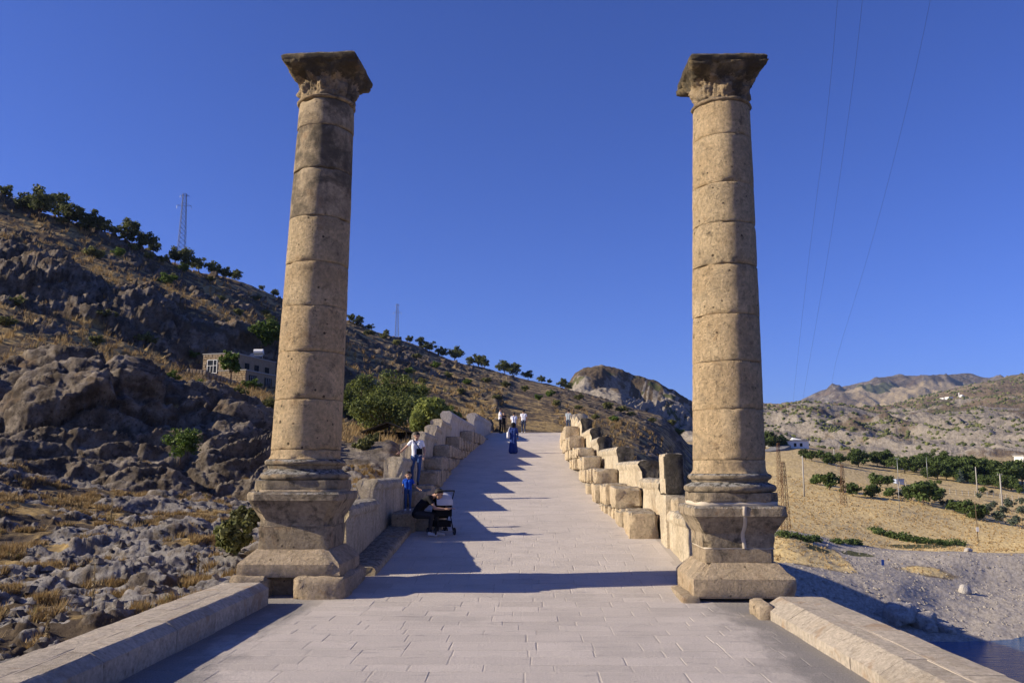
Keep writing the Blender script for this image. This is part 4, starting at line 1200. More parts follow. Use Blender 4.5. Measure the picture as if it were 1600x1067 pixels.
def kerb(t, side, tiers, x_in, yend, wid=.62):
    """level courses of kerb stones that start one after the other as the deck climbs"""
    rg_ = np.random.default_rng(60 + side)
    tops = []
    for q, (px_, py_) in enumerate(tiers):
        y0 = d_at(px_, side * x_in)
        tops.append((y0, z_at(py_, (xc(y0) + side * x_in, y0))))
    for q, (y0, zt) in enumerate(tops):
        zb = tops[q - 1][1] if q else None
        yn = tops[q + 2][0] if q + 2 < len(tops) else yend          # a course runs on until the deck has risen to it
        y = y0; first = True
        while y < yn:
            ln = rg_.uniform(.75, 1.15) if first else rg_.uniform(.38, .95)
            zd_ = zdeck(y) - .12
            base = zd_ if zb is None or zd_ > zb - .05 else max(zd_, zb + .004)
            top = zt + rg_.uniform(-.05, .03)
            if q + 1 < len(tops) and y + ln > tops[q + 1][0]: top = min(top, tops[q + 1][1] - .02) if False else zt - .006
            if top - base > .12:
                w_ = wid + rg_.uniform(-.08, .08); ji = rg_.uniform(-.07, .07) if not first else 0
                xa = xc(y) + side * (x_in + ji); xb = xc(y) + side * (x_in + w_ + .02)
                covered = q + 1 < len(tops) and y > tops[q + 1][0] + .1
                z1 = top if not covered else zt - .006
                stone('kerb_stone', t, 'bench', min(xa, xb), max(xa, xb), y + .015, y + ln - .015, base, z1, seg=.09 if y < 34 else .15, bev=.032, amp=.045, chip=.16, freq=2.2)
            y += ln + (rg_.uniform(.0, .10)); first = False
kerb(pr_w, 1, [(983, 801), (961, 759), (930, 733), (912, 713), (903, 697), (890, 681), (883, 666)], 2.45, 66)
kerb(pl_w, -1, [(648, 803), (668, 766), (684, 735), (691, 712), (703, 696), (718, 682), (738, 672)], 2.5, 66)
# the low step between the left column and the kerb
yk = 15.9
while yk < 20.4:
    ln = random.uniform(.9, 1.4)
    slab_profile('kerb_stone', pl_w, [M['bench'], M['bench']], [(0, .5), (0, .02), (.03, 0), (.52, 0), (.56, .025), (.58, .06), (.58, .5)], yk, yk + ln - .02, lambda y: -3.2, zdeck, zdeck(yk) + .15, seg=.1, amp=.014, seed=int(yk * 7), slope=(zdeck(yk + ln) - zdeck(yk)) / ln)
    yk += ln

# ------------------------------------------------------------------ vegetation
M['oak'] = mat_leaf('oak_leaves', (.065, .08, .028), (.18, .19, .068), trans=.35)
M['belt'] = mat_leaf('orchard_leaves', (.050, .080, .022), (.13, .175, .048), trans=.35)
M['fig'] = mat_leaf('fig_leaves', (.045, .085, .014), (.15, .21, .038), (.22, .21, .04))
M['willow'] = mat_leaf('willow_leaves', (.14, .17, .04), (.33, .36, .09), (.36, .33, .08))
M['thicket'] = mat_leaf('thicket_leaves', (.075, .10, .026), (.22, .24, .06), (.42, .34, .07))
M['olive'] = mat_leaf('olive_leaves', (.065, .085, .055), (.13, .155, .105), trans=.2)
M['conifer'] = mat_leaf('blue_conifer_needles', (.05, .075, .065), (.10, .13, .11), trans=.1)
M['shrub'] = mat_leaf('shrub_leaves', (.085, .095, .03), (.22, .21, .07), (.30, .24, .10))
M['hillgrass'] = mat_leaf('hill_grass_blades', (.22, .14, .055), (.44, .31, .14), (.20, .19, .065), trans=.3)
M['drygrass'] = mat_leaf('dry_grass_blades', (.32, .225, .10), (.60, .45, .235), (.26, .235, .095), trans=.3)
M['thistle'] = mat_leaf('dry_thistle', (.25, .19, .10), (.42, .34, .20), trans=.2)

def leaves(blobs, n, size, seed, shell=.45, flat=.0, aspect=1.5):
    """n leaf-sized faces spread through the ellipsoids [(centre, radii)], denser towards their outside"""
    r_ = np.random.default_rng(seed)
    vol = np.array([b[1][0] * b[1][1] * b[1][2] for b in blobs]) ** .8
    k = r_.choice(len(blobs), n, p=vol / vol.sum())
    C = np.array([b[0] for b in blobs])[k]; Rr = np.array([b[1] for b in blobs])[k]
    d = r_.normal(size=(n, 3)); d /= np.linalg.norm(d, axis=1, keepdims=True)
    rad = r_.uniform(0, 1, n) ** shell
    lump = 1 + .28 * fbm(d * 2.2 + C, 3, seed % 50)
    P = C + d * Rr * (rad * lump)[:, None]
    nr = d + r_.normal(size=(n, 3)) * .8; nr[:, 2] += .25; nr /= np.linalg.norm(nr, axis=1, keepdims=True)
    t = np.cross(nr, r_.normal(size=(n, 3))); t /= np.linalg.norm(t, axis=1, keepdims=True); b = np.cross(nr, t)
    s = size * r_.uniform(.6, 1.4, n)[:, None]
    V = np.stack([P - t * s * aspect / 2, P - b * s * .5 + t * s * .1, P + t * s * aspect / 2, P + b * s * .5 + t * s * .1], 1).reshape(-1, 3)
    Fq = np.arange(n * 4).reshape(n, 4)
    tint = np.clip(r_.uniform(0, 1, n) * .75 + .25 * vnoise(P / (size * 6) + seed, 3), 0, 1)
    return V, Fq, np.repeat(tint, 4)

def tree_proto(blobs, n, size, seed, mat, trunk_pts, trunk_r, limbs=True, shell=.45):
    """returns (crown mesh, trunk mesh) with the foot at the origin"""
    V, Fq, tint = leaves(blobs, n, size, seed, shell)
    cm = mesh_np('crown', V, Fq, M[mat], False, attrs={'tint': tint})
    mb = MB()
    mb.tube(trunk_pts, list(np.linspace(trunk_r, trunk_r * .45, len(trunk_pts))), 7)
    if limbs:
        top = np.array(trunk_pts[-1]); mid = np.array(trunk_pts[-2])
        for q, bl in enumerate(blobs[:9]):
            st = mid + (top - mid) * (.2 + .8 * ((q * .37) % 1)); e = np.array(bl[0])
            m_ = (st + e) / 2 + np.array((.05, -.03, -.05)) * np.linalg.norm(e - st)
            mb.tube([st, m_, e], [trunk_r * .45, trunk_r * .3, trunk_r * .1], 5)
    Vt, Ft, _ = mb.arrays()
    return cm, mesh_np('trunk', Vt, Ft, M['bark'], True)

def put_tree(name, proto, loc, sc, rz, label, cat, group=None, names=('crown', 'trunk')):
    t = empty(name, loc, label, cat, group, rz)
    t.scale = sc if isinstance(sc, tuple) else (sc, sc, sc)
    for nm, me in zip(names, proto):
        link(nm, me, t)
    return t

def crown_blobs(r_, w, h, base, n, spread=1.0):
    """many small foliage clumps that fill an uneven rounded crown"""
    out = []
    c = (base + h) / 2; hz = (h - base) / 2
    for q in range(int(n * 2.2)):
        d = r_.normal(size=3); d /= np.linalg.norm(d); k = r_.uniform(.25, 1) ** .5 * .78
        s = w * r_.uniform(.17, .34)
        wob = 1 + .25 * math.sin(3 * math.atan2(d[1], d[0]) + n + h)
        out.append(((d[0] * w * k * wob * spread, d[1] * w * k * wob * spread, c + d[2] * hz * k + hz * .08), (s, s, min(s * r_.uniform(.7, 1.0), hz * .6))))
    out.append(((0, 0, c), (w * .5, w * .5, hz * .6)))
    return out

def ground_at(px, d, left=True):
    a = apx(px) if False else ad(px, 640)[0]
    S = SL if left else SR
    z = float(S.at(np.array(a), np.array(d)))
    return ADZ(a, d, z)
def ground_px(px, py, d, left=True):
    """the ground at photograph column px, distance d (the column taken at row py)"""
    a, _ = ad(px, py); S = SL if left else SR
    return ADZ(a, d, float(S.at(np.array(a), np.array(d))))

r_ = np.random.default_rng(21)
OAK = [tree_proto(crown_blobs(r_, 2.3, 4.1, .35, 9), 1500, .24, 300 + q, 'oak', [(0, 0, -.4), (.1, 0, .7), (0, .1, 1.5)], .14) for q in range(4)]
sky_trees = [(8, 318, 40), (38, 325, 36), (62, 333, 42), (92, 341, 44), (108, 345, 36), (143, 358, 34), (164, 364, 26), (198, 379, 38), (222, 388, 34), (240, 394, 26), (274, 408, 28),
             (292, 414, 26), (310, 421, 26), (333, 432, 28), (352, 438, 26), (368, 444, 26), (408, 459, 14), (430, 466, 18), (549, 507, 20), (560, 512, 24), (578, 517, 16), (604, 527, 16),
             (640, 542, 20), (658, 548, 22), (671, 552, 22), (690, 558, 22), (711, 562, 22), (735, 573, 22), (748, 575, 26), (757, 577, 22), (788, 586, 26), (803, 590, 24), (825, 597, 24), (846, 603, 20), (858, 606, 14), (879, 612, 22), (888, 614, 18)]
kx, kd = GL[12][:, 0], GL[12][:, 1]
for q, (px, py, hp) in enumerate(sky_trees):
    a, _ = ad(px, py); d = float(np.interp(a, kx, kd)) - 3 - (q % 3) * 3
    z = float(SL.at(np.array(a), np.array(d)))
    p = ADZ(a, d, z); top = CAM_H + tslope(py - hp) * d
    h = max(top - z, 2.2)
    sc = h / 4.1 * r_.uniform(.78, 1.1)
    put_tree('oak_tree', OAK[q % 4], (p.x, p.y, z - .15), (sc * r_.uniform(.95, 1.2), sc * r_.uniform(.95, 1.2), sc), r_.uniform(0, 6.3),
             'dark rounded evergreen oak standing along the skyline ridge of the left hill', 'tree', 'evergreen oaks along the skyline ridge')

# orchard belt across the valley
BELT = [tree_proto(crown_blobs(r_, 3.3, 6.3, .5, 13), 1900, .36, 320 + q, 'belt', [(0, 0, -.5), (.1, 0, 1.4), (0, .1, 3.0)], .2) for q in range(5)]
belt = [(1196, 700, 30, 322), (1206, 700, 28, 322), (1222, 698, 22, 325)]
for px in range(1262, 1602, 9):
    top = float(np.interp(px, [1262, 1280, 1310, 1340, 1400, 1425, 1440, 1470, 1500, 1540, 1600], [700, 698, 703, 702, 704, 716, 708, 704, 710, 712, 716]))
    base = float(np.interp(px, [1262, 1290, 1340, 1400, 1440, 1500, 1560, 1600], [722, 726, 728, 735, 742, 748, 758, 766]))
    base += r_.uniform(-8, 2); belt.append((px + r_.uniform(-4, 4), base, base - top - r_.uniform(-3, 7), None))
for px in range(1450, 1602, 13):
    base = float(np.interp(px, [1450, 1500, 1560, 1600], [745, 752, 762, 770])) + r_.uniform(-2, 3); belt.append((px + r_.uniform(-4, 4), base, r_.uniform(18, 30), None))
def row_to_d(px, py, lo, hi):
    """distance at which the valley floor shows at photograph row py in column px"""
    a, _ = ad(px, py); dd = np.linspace(lo, hi, 300); zz = SR.at(np.full(300, a), dd)
    rows = np.array([PX(ADZ(a, d, z))[1] for d, z in zip(dd, zz)])
    return float(dd[np.argmin(np.abs(rows - py))])
for q, (px, py, hp, d) in enumerate(belt):
    d = d or row_to_d(px, py, 200, 345)
    p = ground_px(px, py, d, False); h = (tslope(py - hp) - tslope(py)) * d
    sc = max(h, 2.2) / 6.2
    put_tree('orchard_tree', BELT[q % 5], (p.x, p.y, p.z - .2), (sc * r_.uniform(.9, 1.3), sc * r_.uniform(.9, 1.3), sc), r_.uniform(0, 6.3),
             'leafy green tree in the belt of trees beyond the dry field', 'tree', 'trees in the green belt across the valley')

# scattered bushes in and below the field
BUSH = [tree_proto(crown_blobs(r_, 1.5, 2.3, .1, 9), 1100, .20, 340 + q, 'belt', [(0, 0, -.3), (.05, 0, .5), (0, .05, 1.0)], .08) for q in range(3)]
bush = [(1276, 757, 20), (1296, 765, 30), (1332, 775, 22), (1361, 777, 26), (1371, 760, 24), (1387, 760, 18), (1390, 776, 18), (1424, 782, 30), (1443, 788, 38), (1460, 785, 30), (1493, 800, 22), (1508, 806, 26), (1525, 812, 30), (1316, 769, 7), (1468, 757, 8), (1535, 770, 12)]
for q, (px, py, hp) in enumerate(bush):
    d = row_to_d(px, py, 125, 260); p = ground_px(px, py, d, False); sc = (tslope(py - hp) - tslope(py)) * d / 2.3
    put_tree('field_bush', BUSH[q % 3], (p.x, p.y, p.z - .1), (sc * 1.1, sc * 1.1, sc), r_.uniform(0, 6.3),
             'round green bush growing at the edge of the dry field', 'bush', 'green bushes around the dry field')
OLIVE = [tree_proto(crown_blobs(r_, 1.3, 2.4, .2, 8), 900, .17, 350 + q, 'olive', [(0, 0, -.3), (.05, 0, .5), (0, .05, 1.1)], .07) for q in range(2)]
olive = [(1472, 779, 14), (1472, 791, 12), (1482, 793, 14), (1545, 802, 18), (1553, 795, 14), (1530, 780, 12), (1577, 796, 20), (1568, 806, 18), (1560, 818, 22), (1582, 824, 16), (1590, 819, 16), (1597, 806, 18), (1597, 790, 14), (1408, 778, 14), (1418, 780, 12), (1550, 772, 8)]
for q, (px, py, hp) in enumerate(olive):
    d = row_to_d(px, py, 125, 260); p = ground_px(px, py, d, False); sc = (tslope(py - hp) - tslope(py)) * d / 2.4
    put_tree('olive_tree', OLIVE[q % 2], (p.x, p.y, p.z - .1), (sc * 1.1, sc * 1.1, sc), r_.uniform(0, 6.3),
             'small silvery olive tree on the terrace at the right', 'tree', 'young olive trees on the terrace')
# the blue conifer in front of the belt
bl = [((0, 0, 1.0 + .9 * k), (1.9 - .33 * k,) * 2 + (.7,)) for k in range(6)]
con = tree_proto(bl, 1300, .28, 361, 'conifer', [(0, 0, -.3), (0, 0, 3), (0, 0, 6)], .14, False)
d = row_to_d(1501, 752, 200, 300) - 4; p = ground_px(1501, 752, d, False)
put_tree('conifer_tree', con, (p.x, p.y, p.z - .1), 24 * d / 1333 / 6.6, 0, 'bluish cone shaped conifer in front of the green tree belt', 'tree')

# trees by the house and beyond the left parapet
def single_tree(name, label, px, py, d, w, h, mat, nblob, n, size, seed, base=.25, left=True, gz=None):
    rr = np.random.default_rng(seed)
    p = ground_px(px, py, d, left); z = p.z if gz is None else gz
    pr = tree_proto(crown_blobs(rr, w, h, h * base, nblob), n, size, seed, mat, [(0, 0, -.5), (.05 * h * .3, 0, h * .25), (0, .05, h * .5)], .035 * h)
    return put_tree(name, pr, (p.x, p.y, z - .1), 1.0, 0, label, 'tree')

D_H = 105.0
single_tree('fig_tree', 'bright green fig tree in front of the stone house', 359, 606, 100.5, 1.5, 4.3, 'fig', 12, 1900, .22, 371, .28)
single_tree('walnut_tree', 'light green leafy tree behind the stone house', 414, 580, 118, 2.6, 4.8, 'fig', 16, 2600, .26, 372, .05)
clump = [('poplar_tree', 'tall dark green tree beside the left column shaft', 556, 690, 104, 3.0, 9.0, 'thicket', 381),
         ('plane_tree', 'tallest bushy tree with yellowing top in the thicket', 592, 690, 106, 4.0, 9.4, 'thicket', 382),
         ('plane_tree', 'broad green tree in the middle of the thicket', 628, 685, 106, 4.0, 8.6, 'thicket', 383),
         ('plane_tree', 'low dark tree just behind the dark shed', 600, 690, 94, 4.0, 5.8, 'thicket', 384),
         ('plane_tree', 'round dark tree at the right rear of the thicket', 652, 680, 110, 3.2, 7.2, 'thicket', 386),
         ('willow_tree', 'pale green willow-like tree behind the left parapet', 664, 692, 86, 2.5, 5.0, 'willow', 385),
         ('willow_tree', 'small yellow green tree above the top of the parapet slabs', 690, 690, 92, 1.8, 4.8, 'willow', 387)]
for nm, lb, px, py, d, w, h, mt, sd in clump:
    z = CAM_H + tslope(py) * d
    single_tree(nm, lb, px, py, d, w, h, mt, 15, 5200, .20, sd, .03, gz=min(z, ground_px(px, py, d).z + .6))

# shrubs on the hillside
SHR = [tree_proto(crown_blobs(r_, .9, 1.1, .0, 8), 700, .13, 390 + q, 'shrub', [(0, 0, -.2), (.03, 0, .25), (0, .03, .5)], .035) for q in range(3)]
SHG = [tree_proto(crown_blobs(r_, .9, 1.3, .0, 9), 1000, .12, 395 + q, 'fig', [(0, 0, -.2), (.03, 0, .3), (0, .03, .6)], .04) for q in range(2)]
def left_row_d(px, py, lo, hi):
    a, _ = ad(px, py); dd = np.linspace(lo, hi, 400); zz = SL.at(np.full(400, a), dd)
    t = (zz - CAM_H) / dd
    vis = np.maximum.accumulate(t) <= t + 1e-6
    e = np.abs(t - tslope(py)) + (~vis) * .02
    return float(dd[np.argmin(e)])
shrubs = [(258, 445, 14), (170, 505, 16), (224, 535, 14), (150, 540, 14), (265, 618, 16), (372, 640, 16), (372, 492, 9), (345, 470, 8), (300, 560, 9), (420, 500, 8), (12, 510, 16), (25, 480, 14), (310, 605, 10), (240, 540, 12),
          (140, 400, 12), (155, 405, 12), (185, 400, 10), (265, 440, 12), (60, 320, 10), (95, 350, 10), (120, 348, 10), (232, 405, 10), (205, 392, 10), (255, 410, 10), (285, 425, 10), (330, 440, 8), (400, 470, 8), (415, 490, 8), (395, 610, 14), (425, 640, 16),
          (620, 540, 8), (650, 560, 8), (680, 575, 8), (600, 530, 8), (575, 525, 9), (700, 590, 8), (730, 600, 7), (760, 598, 8), (790, 605, 8), (820, 612, 8), (640, 585, 8), (660, 600, 8), (720, 615, 8), (775, 625, 8), (840, 625, 7), (870, 635, 8), (905, 640, 7), (930, 655, 7), (960, 660, 8), (985, 650, 7), (1020, 660, 7), (1050, 665, 8), (1060, 680, 8), (905, 625, 8), (950, 640, 10), (970, 645, 10), (860, 620, 8)]
for q, (px, py, hp) in enumerate(shrubs):
    d = left_row_d(px, py, 60, 330); p = ground_px(px, py, d); sc = 1.35 * hp * d / 1333 / 1.15
    put_tree('hill_shrub', SHR[q % 3] if q % 4 else SHG[q % 2], (p.x, p.y, p.z - .1), (sc * 1.15, sc * 1.15, sc), r_.uniform(0, 6.3),
             'low dry shrub growing among the rocks of the left hillside', 'shrub', 'shrubs scattered over the left hillside')
near = [('hill_shrub', 'dark green leafy bush clinging to the shaded crag', 281, 718, 43.5, 1.05, 1.75, 'fig'), ('hill_shrub', 'green bush beside the base of the left column', 362, 893, 19.5, .52, .85, 'shrub'),
        ('hill_shrub', 'yellow green bush left of the column pedestal cap', 384, 828, 24.5, .55, .85, 'shrub'), ('hill_shrub', 'dry bush beyond the left parapet below the dark shed', 566, 702, 52, .7, .7, 'shrub'),
        ('hill_shrub', 'bushy dry plant left of the dark shed', 584, 704, 60, .7, .8, 'shrub')]
for k, (nm, lb, px, py, d, w, h, mt) in enumerate(near):
    rr = np.random.default_rng(410 + k); p = ground_px(px, py, d)
    z = p.z if k != 0 else CAM_H + tslope(py) * d
    pr = tree_proto(crown_blobs(rr, w, h, 0, 11), 1900, .085 if k < 3 else .12, 410 + k, mt, [(0, 0, -.2), (.02, 0, h * .25), (0, .03, h * .5)], .03)
    put_tree(nm, pr, (p.x, p.y, z - .05), 1.0, 0, lb, 'shrub')

# dry grass: tufts on the near slope and the hill, one mass
def grass_mass(name, label, S, n, alo, ahi, dlo, dhi, hgt, blades, seed, thr=.35, dpow=1.0, mat='hillgrass'):
    rr = np.random.default_rng(seed)
    a = rr.uniform(alo, ahi, n); d = dlo * (dhi / dlo) ** (rr.uniform(0, 1, n) ** dpow)
    zn = S.at(a, d, S.zone); z = S.at(a, d)
    x = CAM_X + d * (a * cY - sY); y = d * (a * sY + cY)
    cl = fbm(np.stack([x, y], -1) / 1.2, 3, seed)
    cl2 = fbm(np.stack([x, y], -1) / .55, 3, seed + 7)
    ok = (zn[:, 1] * .55 + cl * .6 + cl2 * .7 * (d < 50) > thr) & (np.abs(x - np.interp(y, XC[:, 0], XC[:, 1])) > 4.9)
    x, y, z, d = x[ok], y[ok], z[ok], d[ok]; n = len(x)
    m = blades
    hh = hgt * rr.uniform(.5, 1.4, n)[:, None] * rr.uniform(.6, 1.1, (n, m)) * (1 + d[:, None] / 120)
    ang = rr.uniform(0, 2 * np.pi, (n, m)); lean = rr.uniform(.1, .9, (n, m)) * hh
    ox = rr.normal(0, .35, (n, m)) * hgt; oy = rr.normal(0, .35, (n, m)) * hgt
    w = .007 * (1 + d[:, None] / 14) * np.ones((n, m))
    bx_, by_, bz_ = x[:, None] + ox, y[:, None] + oy, z[:, None] - .04
    px_, py_ = -np.sin(ang) * w, np.cos(ang) * w
    V = np.stack([np.stack([bx_ - px_, by_ - py_, bz_ + 0 * ox], -1), np.stack([bx_ + px_, by_ + py_, bz_ + 0 * ox], -1),
                  np.stack([bx_ + np.cos(ang) * lean, by_ + np.sin(ang) * lean, bz_ + hh], -1)], 2).reshape(-1, 3)
    Fq = np.arange(len(V)).reshape(-1, 3)
    tint = np.repeat(np.clip(rr.uniform(0, 1, (n, 1)) * .8 + rr.uniform(0, .2, (n, m)), 0, 1).ravel(), 3)
    o = link(name, mesh_np(name, V, Fq, M[mat], False, attrs={'tint': tint}))
    tag(o, label, kind='stuff')
    return o
grass_mass('dry_grass', 'tufts of dry golden grass between the rocks of the left slope', SL, 42000, apx(-150), apx(640), 9, 46, .14, 20, 61, .38, .75)
grass_mass('dry_grass', 'dry yellow grass on the ledges of the left hill', SL, 9000, apx(-150), apx(1080), 58, 200, .38, 9, 62, .22, 1.0)
grass_mass('dry_grass', 'straw coloured stubble and weeds of the river bank and field', SR, 6000, apx(1180), apx(1640), 92, 210, .13, 8, 63, .40, 1.0, 'drygrass')

# scrub dotted over the far hills
def scrub_mass(n, seed):
    rr = np.random.default_rng(seed)
    a = rr.uniform(apx(1150), apx(1660), n); d = 380 * (2000 / 380) ** rr.uniform(0, 1, n)
    x = CAM_X + d * (a * cY - sY); y = d * (a * sY + cY); z = SR.at(a, d)
    cl = fbm(np.stack([x, y], -1) / 60, 4, seed) + .5 * fbm(np.stack([x, y], -1) / 260, 3, seed + 1)
    ok = cl + rr.uniform(-.35, .35, n) + .12 * (d > 900) > .12
    x, y, z, d = x[ok], y[ok], z[ok], d[ok]
    V, Fq, T = [], [], []
    s = rr.uniform(.5, 1.5, len(x)) * (.6 + d / 900)
    th = np.linspace(0, 2 * np.pi, 6, endpoint=False)
    for zz, rad in ((-.3, .8), (.35, 1.0), (.85, .6)):
        jit = rr.uniform(.7, 1.3, (len(x), 6))
        V.append(np.stack([x[:, None] + s[:, None] * rad * jit * np.cos(th), y[:, None] + s[:, None] * rad * jit * np.sin(th), z[:, None] + s[:, None] * zz * np.ones((1, 6))], -1))
    V.append(np.stack([x, y, z + s], -1)[:, None, :])
    V = np.concatenate(V, 1); m = V.shape[1]
    base = []
    for r0 in (0, 6):
        for k in range(6): base.append((r0 + k, r0 + (k + 1) % 6, r0 + 6 + (k + 1) % 6, r0 + 6 + k))
    tri = [(12 + k, 12 + (k + 1) % 6, 18) for k in range(6)]
    off = (np.arange(len(x)) * m)[:, None, None]
    o = link('scrub', mesh_np('scrub', V.reshape(-1, 3), [(off + np.array(base)[None]).reshape(-1, 4), (off + np.array(tri)[None]).reshape(-1, 3)], M['oak'], False,
                              attrs={'tint': np.repeat(rr.uniform(0, 1, len(x)), m)}))
    tag(o, 'dark scrub dotted over the far pale hills', kind='stuff')
scrub_mass(9000, 77)

# thistle stalks on the near slope
def thistle(px, py, hp, d, label, seed):
    rr = np.random.default_rng(seed); p = ground_px(px, py, d); h = hp * d / 1333
    t = empty('thistle', (p.x, p.y, p.z - .03), label, 'plant')
    mb = MB(); mb.tube([(0, 0, 0), (.01, 0, h * .5), (-.015, .0, h)], [.012, .009, .004], 5)
    o = mb.build('stem', M['thistle'], t, world=False)
    o.data.attributes.new('tint', 'FLOAT', 'POINT')
    bl = [((rr.normal(0, .012), rr.normal(0, .012), h * (.3 + .7 * k / 9)), (.035 - .002 * k,) * 2 + (.035,)) for k in range(10)]
    V, Fq, tint = leaves(bl, 240, .02, seed); link('leaf', mesh_np('leaf', V, Fq, M['thistle'], False, attrs={'tint': tint}), t)
thistle(147, 905, 64, 15.5, 'tall pale dry thistle stalk on the near rocky slope', 71)
thistle(172, 828, 34, 27, 'thin dry stalk left of the shaded crag foot', 72)
thistle(75, 985, 36, 12.4, 'short brown seed stalk behind the low wall', 73)
thistle(308, 905, 40, 18, 'bushy brown dry plant beside the low wall end', 74)

# green weeds along the lower edge of the field and on the bank
def weeds(label, pts, h, n, seed):
    rr = np.random.default_rng(seed); bl = []
    for (px, py, w) in pts:
        d = row_to_d(px, py, 88, 200)
        for q in range(5):
            p = ground_px(px + rr.uniform(-w, w), py, d + rr.uniform(-1.5, 1.5), False); s_ = h * rr.uniform(.5, 1.0)
            bl.append(((p.x, p.y, p.z + s_ * .3), (s_ * 1.5, s_ * 1.5, s_ * .8)))
    V, Fq, tint = leaves(bl, n, .20, seed)
    o = link('green_weeds', mesh_np('green_weeds', V, Fq, M['belt'], False, attrs={'tint': tint})); tag(o, label, kind='stuff')
weeds('strip of green weeds along the lower edge of the dry field', [(1372, 832, 8), (1388, 836, 8), (1404, 839, 8), (1420, 843, 8), (1437, 846, 9), (1455, 848, 9), (1475, 850, 10), (1498, 851, 10)], .9, 5000, 81)
weeds('green weeds on the gravel bank right of the right column', [(1250, 842, 10), (1270, 843, 10), (1315, 850, 10), (1335, 850, 10), (1228, 838, 6)], .8, 3000, 82)

# loose stones on the gravel bank and scree
def pebbles(name, label, S, n, alo, ahi, dlo, dhi, s0, s1, seed, mat, chan, thr):
    rr = np.random.default_rng(seed); a = rr.uniform(alo, ahi, n); d = rr.uniform(dlo, dhi, n)
    zn = S.at(a, d, S.zone)[:, chan]; z = S.at(a, d)
    x = CAM_X + d * (a * cY - sY); y = d * (a * sY + cY)
    ok = (zn + .4 * fbm(np.stack([x, y], -1) / 3, 3, seed) > thr) & (z > WATER_Z) & (np.abs(x - np.interp(y, XC[:, 0], XC[:, 1])) > 4.9)
    x, y, z = x[ok], y[ok], z[ok]; m = len(x)
    sz = s0 + (s1 - s0) * rr.uniform(0, 1, m) ** 4
    dirs = np.array([(1, 0, 0), (.3, .95, 0), (-.8, .6, 0), (-.8, -.6, 0), (.3, -.95, 0), (0, 0, .75), (.5, .4, .5), (-.4, -.5, .55)])
    V = np.stack([x, y, z], -1)[:, None, :] + dirs[None] * (sz[:, None, None] * rr.uniform(.6, 1.25, (m, 8, 1)))
    base = np.array([(0, 1, 6), (1, 5, 6), (0, 6, 5), (1, 2, 5), (2, 3, 7), (2, 7, 5), (3, 4, 7), (7, 4, 5), (4, 0, 5)])
    o = link(name, mesh_np(name, V.reshape(-1, 3), ((np.arange(m) * 8)[:, None, None] + base[None]).reshape(-1, 3), M[mat], False)); tag(o, label, kind='stuff')
M['pebble'] = mat_plain('river_pebbles', (.30, .27, .235), .95, .1, .45, .7)
pebbles('gravel', 'loose grey stones scattered over the river bank', SR, 3500, apx(1180), apx(1640), 76, 119, .04, .24, 91, 'pebble', 2, .3)
pebbles('scree', 'small broken stones between the rocks of the near slope', SL, 5000, apx(-100), apx(640), 9, 42, .02, .16, 92, 'rock', 0, .2)

# ordinary words for which one is which: counted from the left between landmarks
def ordinals(group, text):
    things = sorted([o for o in COL.objects if o.get('group') == group and o.parent is None], key=lambda o: PX(o.location)[0])
    words = 'first second third fourth fifth sixth seventh eighth ninth tenth eleventh twelfth'.split()
    zones = {}
    for o in things:
        x = PX(o.location)[0]; zones.setdefault(zone_of(x), []).append(o)
    for z, os_ in zones.items():
        hs = sorted(o.dimensions.z if o.type == 'MESH' else o.scale[2] for o in os_)
        for k, o in enumerate(os_):
            w = words[k] if k < 12 else '%dth' % (k + 1)
            o['label'] = text.format(n=w, z=z)
def zone_of(x):
    if x < 205: return 'the left edge, left of the skyline pylon'
    if x < 290: return 'the middle of the left hill, below the pylon'
    if x < 470: return 'the pylon, before the left column'
    if x < 640: return 'the left column, before the distant pylon'
    if x < 760: return 'the distant pylon on the right'
    if x < 900: return 'the left parapet top on the right'
    if x < 1100: return 'the right parapet, before the right column'
    if x < 1320: return 'the right column, before the field bushes'
    if x < 1400: return 'the short rusty mast on the right'
    if x < 1500: return 'the blue kiosk on the right'
    return 'the blue conifer on the right'
ordinals('evergreen oaks along the skyline ridge', 'evergreen oak on the skyline, {n} from {z}')
ordinals('trees in the green belt across the valley', 'green belt tree, {n} from {z}')
ordinals('green bushes around the dry field', 'round green field bush, {n} from {z}')
ordinals('shrubs scattered over the left hillside', 'low hillside shrub, {n} from {z}')
ordinals('young olive trees on the terrace', 'small silvery olive tree, {n} from {z}')

# ------------------------------------------------------------------ buildings
def hloc(c, rz):
    """local -> world for a thing standing at c and turned by rz"""
    cs, sn = math.cos(rz), math.sin(rz)
    return lambda x, y, z: (c[0] + x * cs - y * sn, c[1] + x * sn + y * cs, c[2] + z)

M['masonry'] = mat_stone('house_masonry', (.42, .32, .21), (.34, .25, .16), stain=.3, sscale=4, pits=.6, bump=.03)
M['masonry_stone'] = mat_stone('coursed_house_stone', (.45, .35, .235), (.33, .24, .155), stain=.28, sscale=3, pits=.4, bump=.02)

